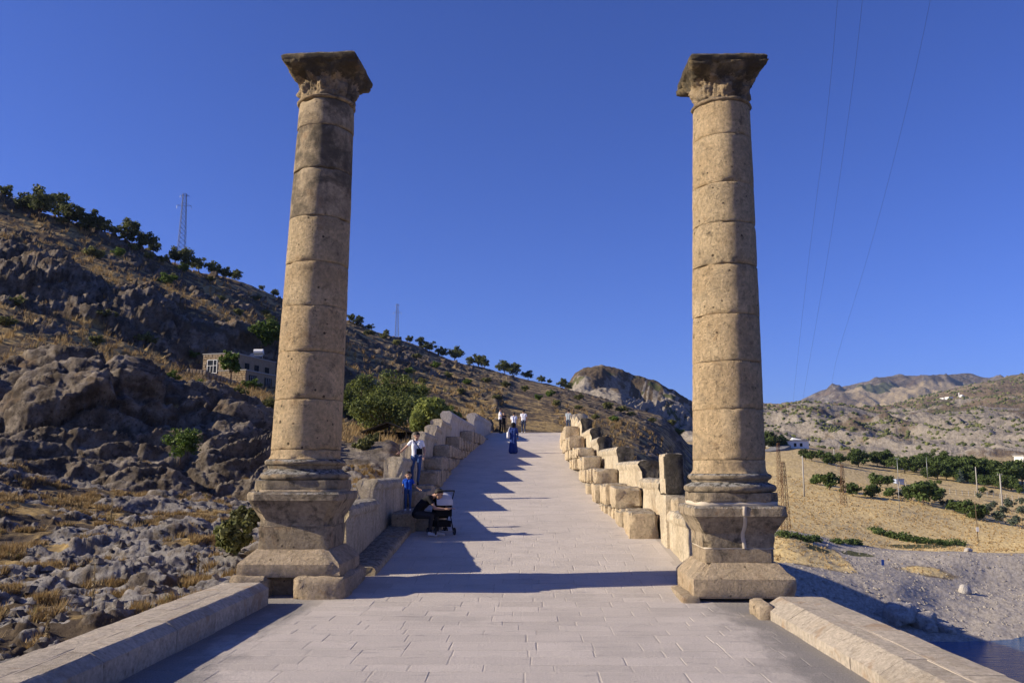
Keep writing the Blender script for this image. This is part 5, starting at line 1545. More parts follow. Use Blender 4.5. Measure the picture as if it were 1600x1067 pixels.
def stone_face(t, F3, x0, x1, z0, z1, y, rows, holes=(), depth=.05, normal=-1, axis='x', mat='masonry_stone', name='stone', cap=90):
    """a facing of separate stones on a wall; axis says along which local axis the wall runs"""
    rr = np.random.default_rng(int(abs(x0 * 31 + z1 * 7)) + 3); n_ = 0
    hz = (z1 - z0) / rows
    for r in range(rows):
        x = x0
        while x < x1 - .02:
            ln = min(rr.uniform(.35, .75), x1 - x)
            if x1 - x - ln < .2: ln = x1 - x
            a, b, c_, d_ = x + .015, x + ln - .015, z0 + r * hz + .015, z0 + (r + 1) * hz - .015
            x += ln
            if any(a < h[1] and b > h[0] and c_ < h[3] and d_ > h[2] for h in holes): continue
            pr = depth * rr.uniform(.5, 1.2)
            P = []
            for yy in (0, normal * pr):
                s_ = 0 if yy == 0 else .02
                for (u, v) in ((a + s_, c_ + s_), (b - s_, c_ + s_), (b - s_, d_ - s_), (a + s_, d_ - s_)):
                    P.append(F3(u, y + yy, v) if axis == 'x' else F3(y + yy, u, v))
            part(name, P, np.array([(4, 5, 6, 7), (0, 1, 5, 4), (1, 2, 6, 5), (2, 3, 7, 6), (3, 0, 4, 7)]), M[mat], t, False)
            n_ += 1
            if n_ >= cap: return

pH = W(341, 584, D_H)
HZ = pH.z - .05
house = empty('stone_house', (pH.x, pH.y, HZ), 'small flat roofed stone house on the rocky hillside', 'house')
rzH = R(-14)
F3 = hloc((pH.x, pH.y, HZ), rzH)
def hbox(name, mats, x0, x1, y0, y1, z0, z1, parent=house, F=F3):
    mb = MB(); P = [F(x, y, z) for z in (z0, z1) for y in (y0, y1) for x in (x0, x1)]
    mb.add(P, [(0, 2, 3, 1), (4, 5, 7, 6), (0, 1, 5, 4), (2, 6, 7, 3), (0, 4, 6, 2), (1, 3, 7, 5)])
    return mb.build(name, mats, parent)
# upper room: x along the sunny front, y going back
hbox('wall', M['masonry'], -2.25, 2.25, 0.0, 9.5, -.6, 2.5)
hbox('roof', M['concrete'], -2.32, 2.32, -.08, 9.6, 2.505, 2.62)
stone_face(house, F3, -2.25, 2.25, -.4, 2.48, -.005, 9, holes=[(-1.65, -.15, .1, 1.85)], cap=80)
wnd = hbox('window', M['glass'], -1.6, -.2, -.03, -.004, .15, 1.8)
for a, b, c_, d_ in ((-1.62, -1.54, .12, 1.83), (-.26, -.18, .12, 1.83), (-1.54, -.26, .12, .20), (-1.54, -.26, 1.75, 1.83), (-.76, -.69, .2, 1.75), (-1.54, -.76, 1.06, 1.12), (-.69, -.26, 1.06, 1.12), (-1.18, -1.13, .2, 1.06)):
    hbox('window_frame', M['white'], a, b, -.075, -.032, c_, d_, wnd)
for y0 in (2.2, 4.4, 6.9):
    hbox('window', M['dark'], 2.252, 2.29, y0, y0 + 1.0, .4, 1.6)
# lower room in front of the shaded side, with two dark doorways
hbox('wall', M['masonry'], 1.1, 4.9, -1.6, 5.8, -2.6, .15)
hbox('roof', M['concrete'], 1.05, 4.98, -1.68, 5.9, .155, .28)
stone_face(house, F3, 1.1, 4.9, -2.2, .13, -1.605, 8, cap=60)
for y0 in (-.9, 2.6):
    dr = hbox('doorway', M['dark'], 4.903, 4.95, y0, y0 + 1.6, -2.3, -.3)
    for q in range(3):
        hbox('door_bar', M['steel'], 4.955, 4.985, y0 + .25 + .45 * q, y0 + .31 + .45 * q, -2.3, -.35, dr)
ph = F3(1.4, 6.6, 2.63)
sol = empty('solar_water_heater', ph, 'white solar water heater tank standing on the roof of the stone house', 'water heater')
mb = MB(); mb.tube([(-.6, 0, 1.05), (.6, 0, 1.05)], .3, 12); o = mb.build('tank', M['white'], sol, world=False, smooth=False)
mb = MB(); mb.add([(-.9, -1.5, .15), (.9, -1.5, .15), (.9, -.25, .8), (-.9, -.25, .8), (-.9, -1.5, .1), (.9, -1.5, .1), (.9, -.25, .75), (-.9, -.25, .75)], [(0, 1, 2, 3), (7, 6, 5, 4), (0, 4, 5, 1), (1, 5, 6, 2), (2, 6, 7, 3), (3, 7, 4, 0)])
mb.build('panel', M['glass'], sol, world=False)
mb = MB()
for sx in (-.5, .5): mb.tube([(sx, .2, 0), (sx, 0, .8)], .03, 5); mb.tube([(sx, -1.4, 0), (sx, -1.4, .15)], .03, 5)
mb.build('stand', M['steel'], sol, world=False)
# dry-stone retaining wall stepping down in front of the house
rw_ = empty('retaining_wall', tuple(W(340, 600, 99)), 'low dark dry stone retaining wall in front of the stone house', 'wall')
pts = [(292, 586, 584, 98), (318, 588, 586, 98), (345, 597, 590, 98.5), (372, 606, 600, 99.5), (397, 616, 608, 101)]
for k in range(len(pts) - 1):
    (xa, ya, ta, da), (xb, yb_, tb, db) = pts[k], pts[k + 1]
    for q in range(5):
        u0, u1 = q / 5, (q + 1) / 5
        A0 = W(xa + (xb - xa) * u0, ya + (yb_ - ya) * u0, da + (db - da) * u0); A1 = W(xa + (xb - xa) * u1, ya + (yb_ - ya) * u1, da + (db - da) * u1)
        h = .55
        for r in range(2):
            zb_ = min(A0.z, A1.z) - .35 + r * (h + .02)
            stone('stone', rw_, 'masonry_stone', A0.x + .01, A1.x - .01, min(A0.y, A1.y) - .25, max(A0.y, A1.y) + .25, zb_, zb_ + h, seg=.3, bev=.06, amp=.05)

# the dark gabled shed in the thicket
dS = 76.0
pS = W(606, 693, dS)
shed = empty('shed', (pS.x, pS.y, pS.z), 'dark open shed with a low gabled roof below the thicket', 'shed')
FS = hloc((pS.x, pS.y, pS.z - .3), 0)
def gab(name, mat, x0, x1, zr, ze, y0, y1, th):
    mb = MB(); P = []
    for y in (y0, y1):
        P += [FS(x0, y, ze), FS(0, y, zr), FS(x1, y, ze), FS(x1, y, ze - th), FS(0, y, zr - th), FS(x0, y, ze - th)]
    mb.add(P, [(0, 1, 4, 5), (1, 2, 3, 4), (7, 6, 11, 10), (8, 7, 10, 9), (0, 6, 7, 1), (1, 7, 8, 2), (5, 4, 10, 11), (4, 3, 9, 10), (0, 5, 11, 6), (2, 8, 9, 3)])
    return mb.build(name, mat, shed)
M['tar'] = mat_plain('dark_shed_roof', (.03, .024, .02), .9, .1, .2, 6)
gab('roof', M['tar'], -2.3, 2.1, 2.2, 1.35, -.6, 3.2, .12)
for x in (-1.9, .15, 1.7):
    mb = MB(); P0, P1 = FS(x, -.4, -.2), FS(x, -.4, 1.5 if abs(x) > .5 else 2.05); mb.tube([P0, P1], .06, 6); mb.build('post', M['tar'], shed)
mb = MB(); P = [FS(x, 3.0, z) for z, x in ((-.3, -2.0), (-.3, 1.9), (1.4, 1.9), (1.4, -2.0))]
hb = hbox('wall', M['tar'], -2.0, 1.9, 2.9, 3.05, -.3, 1.45, shed, FS)
hbox('panel', M['concrete'], -1.1, -.05, -.36, -.32, .25, .85, shed, FS)

# the white house and the road at the foot of the pale hills
dWh = 326.0
pw = ground_px(1246, 697, dWh, False)
wh = empty('white_house', (pw.x, pw.y, pw.z), 'low white house beside the bend of the asphalt road', 'house')
FW = hloc((pw.x, pw.y, pw.z - .4), R(8))
hbox('wall', M['white'], -5.0, 4.6, 0, 7, 0, 3.3, wh, FW)
hbox('roof', M['concrete'], -5.3, 5.2, -.5, 7.4, 3.305, 3.55, wh, FW)
mb = MB(); mb.add([FW(-1.6, 0, 3.56), FW(2.0, 0, 3.56), FW(2.0, 3, 3.56), FW(-1.6, 3, 3.56), FW(-1.2, 1.5, 4.5)], [(0, 1, 4), (1, 2, 4), (2, 3, 4), (3, 0, 4), (3, 2, 1, 0)]); mb.build('roof', M['white'], wh)
for x in (-1.4, 1.0): hbox('window', M['dark'], x, x + 1.0, -.06, -.004, 1.0, 2.3, wh, FW)
for x in (-6.0, -7.4): hbox('porch_post', M['white'], x, x + .3, 0, .3, 0, 3.0, wh, FW)
hbox('porch_roof', M['white'], -7.7, -5.31, -.3, 6.0, 3.01, 3.25, wh, FW)
# road: a strip laid over the slope
rd = [(1080, 718, 300), (1150, 712, 302), (1192, 707, 305), (1212, 701, 312), (1222, 696, 322), (1214, 693, 333), (1190, 691.5, 345), (1150, 690, 360)]
Vr = []; Fr = []
for k, (px, py, d) in enumerate(rd):
    p = W(px, py, d); Vr.append(p)
pts_ = [np.array(p) for p in Vr]; Vv = []
for k, p in enumerate(pts_):
    tdir = pts_[min(k + 1, len(pts_) - 1)] - pts_[max(k - 1, 0)]; tdir[2] = 0; tdir /= np.linalg.norm(tdir)
    nrm = np.array((-tdir[1], tdir[0], 0)); 
    for s_ in (-3.2, 3.2):
        q = p + nrm * s_
        a_, f_ = to_ad(q); zz = max(float(SR.at(np.array(a_), np.array(f_))) + .25, p[2]); Vv.append((q[0], q[1], zz))
Vv = np.array(Vv); m_ = len(Vv)
Vv = np.concatenate([Vv, Vv - np.array((0, 0, 3.0))])
Fr = [(2 * k, 2 * k + 1, 2 * k + 3, 2 * k + 2) for k in range(len(rd) - 1)] + [(2 * k, 2 * k + 2, 2 * k + 2 + m_, 2 * k + m_) for k in range(len(rd) - 1)] + [(2 * k + 1, 2 * k + 1 + m_, 2 * k + 3 + m_, 2 * k + 3) for k in range(len(rd) - 1)]
M['asphalt'] = mat_plain('grey_asphalt', (.20, .195, .19), .9, .2, .12, .5)
tag(part('road', Vv, np.array(Fr), M['asphalt'], None, False), 'grey asphalt road bending beside the white house', kind='structure')

# village far up the right-hand hill
def far_box(name, cat, label, px, py, d, w, h, dep, extra=None, mat='white'):
    p = W(px, py, d); t = empty(name, tuple(p), label, cat); F = hloc((p.x, p.y, p.z - 1.5), R(20))
    hbox('wall', M[mat], -w / 2, w / 2, 0, dep, 0, h + 1.5, t, F)
    hbox('roof', M['concrete'], -w / 2 - .3, w / 2 + .3, -.3, dep + .3, h + 1.51, h + 1.9, t, F)
    for q in range(2): hbox('window', M['dark'], -w / 4 + q * w / 2 - .6, -w / 4 + q * w / 2 + .6, -.08, -.005, h * .5 + 1, h * .5 + 2.3, t, F)
    if extra: extra(t, F)
    return t
def minaret(t, F):
    mb = MB(); mb.tube([F(-7, 2, 0), F(-7, 2, 9), F(-7, 2, 10), F(-7, 2, 12)], [.8, .7, .7, .05], 8); mb.build('minaret', M['white'], t)
    mb = MB(); mb.ell(F(0, 4, 5.6), (3.2, 3.2, 2.8), 12, 8); mb.build('dome', M['white'], t, True)
far_box('mosque', 'mosque', 'small white mosque with a minaret high on the far right hill', 1506, 623, 1350, 8, 4, 8, minaret)
far_box('white_house', 'house', 'tiny white house left of the far mosque', 1486, 624, 1360, 9, 4, 8)
far_box('white_house', 'house', 'long tiny white house farthest left of the far mosque', 1478, 625, 1370, 9, 3.6, 8)
dB = 262.0
far_box('white_house', 'house', 'white house with blue upper wall at the right edge behind the tree belt', 1606, 726, dB + 50, 3.4, 3.0, 4)
kk = ground_px(1406, 742, 236, False)
ks = empty('kiosk', (kk.x, kk.y, kk.z), 'pale blue metal kiosk in front of the green belt', 'kiosk'); FK = hloc((kk.x, kk.y, kk.z - .2), R(6))
M['blue_metal'] = mat_plain('pale_blue_metal', (.36, .42, .55), .6, .3, .06, 2)
hbox('wall', M['blue_metal'], -1.1, 1.1, 0, 2, 0, 1.6, ks, FK); hbox('roof', M['steel'], -1.2, 1.2, -.1, 2.1, 1.605, 1.72, ks, FK)

# ------------------------------------------------------------------ pylons, poles, wires, signs
def lattice(name, label, cat, base, h, wb, wt, arms, mat, nseg=12, r=.05, rz=0.0, lean=0.0, group=None):
    t = empty(name, tuple(base), label, cat, group, rz)
    mb = MB()
    def corner(k, u):
        s_ = (wb + (wt - wb) * u) / 2; sx, sy = ((-1, -1), (1, -1), (1, 1), (-1, 1))[k % 4]
        return (sx * s_ + lean * u * h, sy * s_, u * h)
    for k in range(4): mb.tube([corner(k, 0), corner(k, 1)], r, 4)
    o1 = mb.build('legs', M[mat], t, world=False)
    mb = MB()
    for q in range(nseg):
        u0, u1 = q / nseg, (q + 1) / nseg
        for k in range(4):
            mb.tube([corner(k, u0), corner(k + 1, u1)], r * .6, 3, cap=False); mb.tube([corner(k + 1, u0), corner(k, u1)], r * .6, 3, cap=False)
            mb.tube([corner(k, u1), corner(k + 1, u1)], r * .6, 3, cap=False)
    mb.build('bracing', M[mat], t, world=False)
    for (u, half) in arms:
        mb = MB(); z = u * h; x0 = lean * u * h
        mb.tube([(x0 - half, 0, z), (x0 + half, 0, z)], r * .9, 4); mb.tube([(x0 - half, 0, z), (x0, 0, z + half * .45)], r * .6, 4); mb.tube([(x0 + half, 0, z), (x0, 0, z + half * .45)], r * .6, 4)
        ar = mb.build('crossarm', M[mat], t, world=False)
        mb = MB()
        for s_ in (-1, 1): mb.tube([(x0 + s_ * half, 0, z), (x0 + s_ * half, 0, z - half * .45)], r * .9, 4)
        mb.build('insulator', M['steel'], ar, world=False)
    return t
pt = W(283, 402, 226); top = W(291, 303, 226); M['pylon'] = mat_plain('weathered_steel', (.16, .17, .19), .7, .4, .1, 3, .3)
lattice('transmission_tower', 'tall steel lattice pylon on the left skyline', 'pylon', (pt.x, pt.y, pt.z - 1), top.z - pt.z + 1, 2.0, .9, [(.97, 1.2), (.82, 1.9)], 'pylon', 14, .048, R(10))
pt = W(620, 524, 420); top = W(620, 475, 420)
lattice('transmission_tower', 'distant thin steel pylon rising behind the skyline oaks', 'pylon', (pt.x, pt.y, pt.z - 6), top.z - pt.z + 6, 2.2, .8, [(.97, 1.0), (.80, 2.0)], 'pylon', 14, .06, R(5))
def rust_mast(px, pyt, pyb, d, label, arms):
    a, _ = ad(px, pyb); p = ADZ(a, d, float(SR.at(np.array(a), np.array(d)))); tz = CAM_H + tslope(pyt) * d
    lattice('lattice_mast', label, 'mast', (p.x, p.y, p.z - .2), tz - p.z + .2, .95, .38, arms, 'rust', 10, .034, R(12))
rust_mast(1228, 721, 822, 118, 'nearest rusty lattice mast right of the right column', [])
rust_mast(1219, 692, 768, 172, 'rusty lattice mast with crossarms, behind the nearest mast', [(.93, .7), (.40, .9)])
rust_mast(1318, 726, 778, 168, 'short rusty lattice mast with a crossarm beside the field bushes', [(.96, 1.1)])
def pole(px, pyt, d, label, r=.14, arm=0.0, mat='concrete', left=False, plate=None):
    p = ground_px(px, 740, d, left); tz = CAM_H + tslope(pyt) * d; h = tz - p.z
    t = empty('utility_pole', (p.x, p.y, p.z - .2), label, 'pole')
    mb = MB(); mb.tube([(0, 0, 0), (0, 0, h + .2)], [r * 1.25, r * .8], 8); mb.build('shaft', M[mat], t, True, world=False)
    if arm:
        mb = MB(); mb.box((0, 0, h + .1), (arm * 2, .14, .12)); 
        for s_ in (-1, 0, 1): mb.tube([(s_ * arm * .9, 0, h + .15), (s_ * arm * .9, 0, h + .45)], .05, 5)
        mb.build('crossarm', M[mat], t, world=False)
    if plate:
        mb = MB(); mb.box((0, -r * 1.5, plate), (.45, .05, .7)); mb.build('plate', M['white'], t, world=False)
    return t
pole(1255, 712, 178, 'plain concrete pole in the field left of the bushes', .15)
pole(1305, 701, 262, 'short concrete pole against the green belt', .14)
pole(1403, 716, 232, 'thin pole with a lamp arm beside the blue kiosk', .07, .5, 'steel')
pole(1449, 714, 260, 'thin pole standing in front of the tree belt', .07, 0, 'steel')
pole(1525, 729, 228, 'leaning concrete pole right of the blue conifer', .14)
pole(1562, 741, 198, 'concrete pole with a short crossarm near the right edge', .17, .55)
pole(1520, 782, 142, 'thin brown wooden pole with a small white plate', .06, 0, 'wood', plate=2.2)
pole(1402, 745, 168, 'very thin steel pole behind the field bushes', .05, 0, 'steel')
for q, pts in enumerate([[(1312, -40, 70), (1290, 200, 100), (1262, 420, 170), (1241, 610, 330), (1238, 650, 400)], [(1352, -40, 70), (1326, 180, 98), (1290, 420, 170), (1256, 615, 330), (1252, 650, 400)], [(1462, -40, 70), (1414, 180, 98), (1356, 400, 160), (1305, 570, 290), (1297, 625, 380)]]):
    P = [np.array(W(*p)) for p in pts]; fine = []
    tt = np.linspace(0, len(P) - 1, 40)
    for t_ in tt:
        k = min(int(t_), len(P) - 2); u = t_ - k
        p0, p1, p2, p3 = P[max(k - 1, 0)], P[k], P[k + 1], P[min(k + 2, len(P) - 1)]
        fine.append(.5 * ((2 * p1) + (-p0 + p2) * u + (2 * p0 - 5 * p1 + 4 * p2 - p3) * u * u + (-p0 + 3 * p1 - 3 * p2 + p3) * u ** 3))
    mb = MB(); mb.tube(fine, [.008 + .00004 * np.linalg.norm(f) for f in fine], 4)
    tag(mb.build('overhead_wire', M['wire']), ['leftmost of the three thin overhead wires crossing the right sky', 'middle one of the three thin overhead wires crossing the right sky', 'rightmost of the three thin overhead wires, widest apart'][q], 'wire', 'overhead wires in the right sky')
M['sign_blue'] = mat_plain('blue_sign_paint', (.02, .07, .30), .5, .4, .05, 3)
d = 96; p = ground_px(1381, 915, d, False)
sg = empty('signpost', (p.x, p.y, p.z - .05), 'small blue sign on a thin post on the gravel bank', 'sign')
hh = (tslope(891) - tslope(915)) * d
mb = MB(); mb.tube([(0, 0, 0), (.05, 0, hh)], .035, 6); mb.build('post', M['steel'], sg, world=False)
mb = MB(); mb.box((.03, -.05, hh - .3), (.3, .03, .62)); mb.build('sign_plate', M['sign_blue'], sg, world=False)
# plain paddock fence before the belt: posts and rails
fpts = [(1395, 741), (1425, 744), (1455, 747), (1485, 752), (1515, 755), (1545, 758), (1575, 762), (1600, 765)]
fn = empty('paddock_fence', tuple(ground_px(1500, 753, 232, False)), 'low wooden paddock fence in front of the green belt', 'fence')
prev = None
for k in range(len(fpts) * 3 - 2):
    px = fpts[0][0] + (fpts[-1][0] - fpts[0][0]) * k / (len(fpts) * 3 - 3); py = float(np.interp(px, [f[0] for f in fpts], [f[1] for f in fpts]))
    d = 226 + 4 * math.sin(px / 30); g0 = np.array(ground_px(px, py, d, False))
    mb = MB(); mb.tube([g0 - (0, 0, .2), g0 + (0, 0, 1.3)], .09, 5); mb.build('fence_post', M['concrete'], fn)
    if prev is not None:
        for z in (.55, 1.1):
            mb = MB(); mb.tube([prev + (0, 0, z), g0 + (0, 0, z)], .045, 4); mb.build('rail', M['wood'], fn)
    prev = g0

# ------------------------------------------------------------------ loose boulders
def boulder(label, px, py, d, size, seed, left=True, group=None, mat='rock', sink=.3, rz=0):
    p = ground_px(px, py, d, left)
    n_ = 22; th = np.linspace(0, 2 * np.pi, n_, endpoint=False); ph = np.linspace(0.02, np.pi - .02, 15)
    D3 = np.array([[(math.sin(b) * math.cos(a), math.sin(b) * math.sin(a), math.cos(b)) for a in th] for b in ph]).reshape(-1, 3)
    q = np.sign(D3) * np.abs(D3) ** .9
    rr = .85 + .30 * fbm(D3 * 1.3 + seed * 5.1, 3, seed) + .12 * fbm(D3 * 4 + seed, 4, seed + 3) + .06 * ridged(D3 * 6 + seed, 3, seed + 5)
    V = q * rr[:, None] * np.array(size)
    c, s_ = math.cos(rz), math.sin(rz); V = np.stack([V[:, 0] * c - V[:, 1] * s_, V[:, 0] * s_ + V[:, 1] * c, V[:, 2]], -1)
    i, j = np.meshgrid(np.arange(14), np.arange(n_), indexing='ij')
    Fq = np.stack([i * n_ + j, (i + 1) * n_ + j, (i + 1) * n_ + (j + 1) % n_, i * n_ + (j + 1) % n_], -1).reshape(-1, 4)
    o = link('boulder', mesh_np('boulder', V, Fq, M[mat], True), None, (p.x, p.y, p.z + size[2] * (1 - sink) - size[2] * .35))
    tag(o, label, 'boulder', group)
    return o
M['rock_pale'] = mat_rock('pale_riverbank_rock', (.30, .27, .24), (.46, .43, .40), (.12, .11, .10))
for k, (lb, px, py, d, s_) in enumerate([('largest pale boulder by the river edge, lit on its left', 1441, 952, 80, (1.4, 1.2, 1.2)), ('tall dark grey boulder left of the pale riverside boulders', 1405, 955, 80.5, (2.2, 1.5, 1.3)), ('small pale boulder nearest the water', 1452, 964, 79, (.8, .7, .6)),
        ('long grey boulder at the right end of the riverside rocks', 1470, 964, 79.5, (1.1, .9, .7)), ('upright pale boulder at the top of the riverside rocks', 1418, 938, 82, (.8, .7, .9)), ('flat boulder between the two largest riverside rocks', 1425, 951, 81, (.7, .7, .8)),
        ('dark pointed boulder right of the riverside rocks', 1480, 967, 79, (.7, .6, .5)), ('pale round boulder above the riverside rocks', 1433, 941, 82.5, (.6, .6, .6)), ('lone orange tinted boulder on the gravel bank', 1506, 903, 96, (.7, .6, .8)),
        ('small white rock pair at the far edge of the gravel', 1512, 852, 125, (1.0, .6, .5))]):
    boulder(lb, px, py, d, s_, 500 + k, False, None, 'rock_pale', .35, k * .8)

# ------------------------------------------------------------------ people
M['skin'] = mat_plain('skin', (.42, .25, .17), .6, .3, .05, 12)
M['hair'] = mat_plain('dark_hair', (.018, .013, .010), .7, .3, .3, 30)
M['tee'] = mat_plain('white_tee', (.78, .77, .80), .9, .1, .05, 9)
M['jeans'] = mat_plain('blue_denim', (.055, .10, .22), .9, .1, .2, 18)
M['jeans_dark'] = mat_plain('dark_denim', (.05, .065, .11), .9, .1, .2, 18)
M['trouser'] = mat_plain('black_trousers', (.016, .016, .019), .9, .1, .2, 12)
M['charcoal'] = mat_plain('charcoal_trousers', (.035, .034, .038), .9, .1, .2, 12)
M['blue_tee'] = mat_plain('bright_blue_tee', (.015, .075, .42), .9, .1, .08, 9)
M['dress'] = mat_plain('navy_dress', (.030, .055, .20), .9, .1, .15, 5)
M['scarf'] = mat_plain('black_scarf', (.012, .012, .015), .9, .1, .1, 9)
M['shoe'] = mat_plain('pale_shoe', (.55, .54, .55), .7, .2, .08, 9)
M['shoe_dark'] = mat_plain('dark_shoe', (.03, .03, .035), .6, .3, .1, 9)
M['greyshirt'] = mat_plain('grey_blue_shirt', (.30, .34, .37), .9, .1, .1, 9)
M['maroon'] = mat_plain('maroon_shirt', (.10, .03, .045), .9, .1, .1, 9)

WORK = bpy.data.scenes.new('work')                         # a small scene of its own, so that growing a body does not update everything else

def pose(h=1.72, **kw):
    """joint positions of a standing adult looking along -y, scaled to height h; keywords move joints"""
    J = dict(pelvis=(0, .01, .95), waist=(0, .005, 1.10), chest=(0, .0, 1.28), neck=(0, .005, 1.475), head=(0, -.015, 1.615),
             sh_l=(.175, 0, 1.405), sh_r=(-.175, 0, 1.405), el_l=(.235, .03, 1.13), el_r=(-.235, .03, 1.13), wr_l=(.25, -.04, .89), wr_r=(-.25, -.04, .89),
             hip_l=(.09, .01, .92), hip_r=(-.09, .01, .92), kn_l=(.10, -.02, .50), kn_r=(-.10, -.02, .50), an_l=(.105, .02, .085), an_r=(-.105, .02, .085),
             toe_l=(.12, -.15, .03), toe_r=(-.12, -.15, .03), face=(0, -1, 0))
    J.update(kw)
    s = h / 1.72
    return {k: (Vector(v) if k == 'face' else Vector(v) * s) for k, v in J.items()}, s

def person(label, loc, rz, J, s, mats, hair=True, hs=1.0, vox=.011, sleeves=.5, dress=False, scarf=False, slim=1.0, eyes=True, name='person'):
    """one continuous body grown from tapered limbs, then hair or scarf and eyes as its children.
    mats: dict top, legs, shoe"""
    segs = []                                                  # (p0, r0, p1, r1, region)
    def S(a, ra, b, rb, reg): segs.append((Vector(a), ra * s, Vector(b), rb * s, reg))
    s0 = s
    f = J['face'].normalized(); up = (J['head'] - J['neck']).normalized(); rt = f.cross(up).normalized(); up2 = rt.cross(f).normalized()
    w = (J['sh_l'] - J['sh_r']).normalized()
    H = J['head']
    S(J['neck'] - up * .03 * s, .058, J['neck'] + up * .07 * s, .052, 'skin')
    s = s0 * hs                                                # a child's head is larger for its body
    S(H + up2 * .025 * s - f * -.0 * s, .098, H + up2 * .03 * s - f * .025 * s, .096, 'skin')            # cranium
    S(H - up2 * .03 * s + f * .03 * s, .075, H - up2 * .075 * s + f * .045 * s, .045, 'skin')            # jaw
    S(H + f * .085 * s + up2 * .015 * s, .012, H + f * .112 * s - up2 * .018 * s, .016, 'skin')          # nose
    for q in (-1, 1): S(H + rt * q * .094 * s + up2 * .012 * s, .022, H + rt * q * .098 * s - up2 * .022 * s, .016, 'skin')
    s = s0
    # torso: two parallel chains give it width
    for q, sh, hp in ((1, 'sh_l', 'hip_l'), (-1, 'sh_r', 'hip_r')):
        S(J[sh] - w * q * .045 * s, .068, J['chest'] + w * q * .075 * s, .108 * slim, 'top')
        S(J['chest'] + w * q * .075 * s, .108 * slim, J['waist'] + w * q * .062 * s, .098 * slim, 'top')
        S(J['waist'] + w * q * .062 * s, .098 * slim, J['pelvis'] + w * q * .068 * s, .108, 'top')
    S(J['sh_l'] - w * .05 * s, .062, J['neck'] - up * .05 * s, .06, 'top'); S(J['sh_r'] + w * .05 * s, .062, J['neck'] - up * .05 * s, .06, 'top')
    for e in 'lr':
        S(J['sh_' + e], .062, J['sh_' + e].lerp(J['el_' + e], sleeves), .054, 'top')
        S(J['sh_' + e].lerp(J['el_' + e], sleeves), .046, J['el_' + e], .040, 'skin' if sleeves < 1 else 'top')
        S(J['el_' + e], .040, J['wr_' + e], .027, 'skin' if sleeves <= 1 else 'top')
        # hand: palm, four fingers of different length, thumb from the side of the palm
        dirn = (J['wr_' + e] - J['el_' + e]).normalized()
        if ('hd_' + e) in J: dirn = J['hd_' + e].normalized()
        side = dirn.cross(f if abs(dirn.dot(f)) < .9 else up); side.normalize()
        nrm = side.cross(dirn).normalized(); sg = 1 if e == 'l' else -1
        k0 = J['wr_' + e]; k1 = k0 + dirn * .085 * s
        S(k0, .026, k1 + side * .018 * s, .022, 'skin'); S(k0, .024, k1 - side * .018 * s, .022, 'skin')
        for q, ln in enumerate((.068, .078, .072, .055)):
            b0 = k1 + side * (.027 - .018 * q) * s; b1 = b0 + (dirn + nrm * .12 * sg).normalized() * ln * .55 * s; b2 = b1 + (dirn + nrm * .6 * sg).normalized() * ln * .5 * s
            S(b0, .0095, b1, .009, 'skin'); S(b1, .009, b2, .008, 'skin')
        t0 = k0 + dirn * .025 * s + side * .025 * s; t1 = t0 + (dirn * .6 + side * .8).normalized() * .04 * s
        S(t0, .013, t1, .011, 'skin'); S(t1, .011, t1 + (dirn + side * .2).normalized() * .032 * s, .009, 'skin')
        if not dress:
            S(J['hip_' + e], .10, J['kn_' + e], .062, 'legs'); S(J['kn_' + e], .060, J['an_' + e] + Vector((0, 0, .04 * s)), .043, 'legs')
        S(J['an_' + e], .042, J['an_' + e] + Vector((0, 0, -.035 * s)), .045, 'shoe')
        S(J['an_' + e] + Vector((0, 0, -.035 * s)), .045, J['toe_' + e], .036, 'shoe')
    if not dress:
        S(J['pelvis'] + w * .06 * s, .112, J['hip_l'], .10, 'legs'); S(J['pelvis'] - w * .06 * s, .112, J['hip_r'], .10, 'legs')
    if dress:
        p = J['pelvis']; b = (J['an_l'] + J['an_r']) / 2
        for q in (-1, 1):
            S(p + w * q * .05 * s, .125, p.lerp(b, .55) + w * q * .07 * s, .16, 'legs'); S(p.lerp(b, .55) + w * q * .07 * s, .16, b + w * q * .10 * s + Vector((0, 0, .06 * s)), .17, 'legs')
    mb = MB()
    for p0, r0, p1, r1, reg in segs:
        mb.ell(tuple(p0), (r0,) * 3, 14, 8); mb.ell(tuple(p1), (r1,) * 3, 14, 8)
        if (p1 - p0).length > 1e-4: mb.tube([tuple(p0), tuple(p1)], [r0, r1], 14)
    V_, F_, _ = mb.arrays()
    me = bpy.data.meshes.new('body_raw')
    me.from_pydata(V_.tolist(), [], [list(map(int, f)) for q_ in F_ for f in q_])
    tmp = bpy.data.objects.new('body_raw', me); WORK.collection.objects.link(tmp)
    md = tmp.modifiers.new('r', 'REMESH'); md.mode = 'VOXEL'; md.voxel_size = vox * max(s, .6); md.use_smooth_shade = True
    md = tmp.modifiers.new('s', 'SMOOTH'); md.factor = .5; md.iterations = 3
    md = tmp.modifiers.new('d', 'DECIMATE'); md.ratio = .5
    
    with bpy.context.temp_override(scene=WORK, view_layer=WORK.view_layers[0]):
        dg = bpy.context.evaluated_depsgraph_get()
        dg.update()
    body = bpy.data.meshes.new_from_object(tmp.evaluated_get(dg))
    bpy.data.objects.remove(tmp, do_unlink=True); bpy.data.meshes.remove(me)
    body.name = 'body'
    regs = ['skin', 'top', 'legs', 'shoe']
    body.materials.clear()
    for rg_ in regs: body.materials.append(M['skin'] if rg_ == 'skin' else M[mats[rg_]])
    nf = len(body.polygons); C = np.empty(nf * 3); body.polygons.foreach_get('center', C); C = C.reshape(-1, 3)
    best = np.full(nf, 1e9); idx = np.zeros(nf, int)
    hem = (J['pelvis'].z - .02 * s)
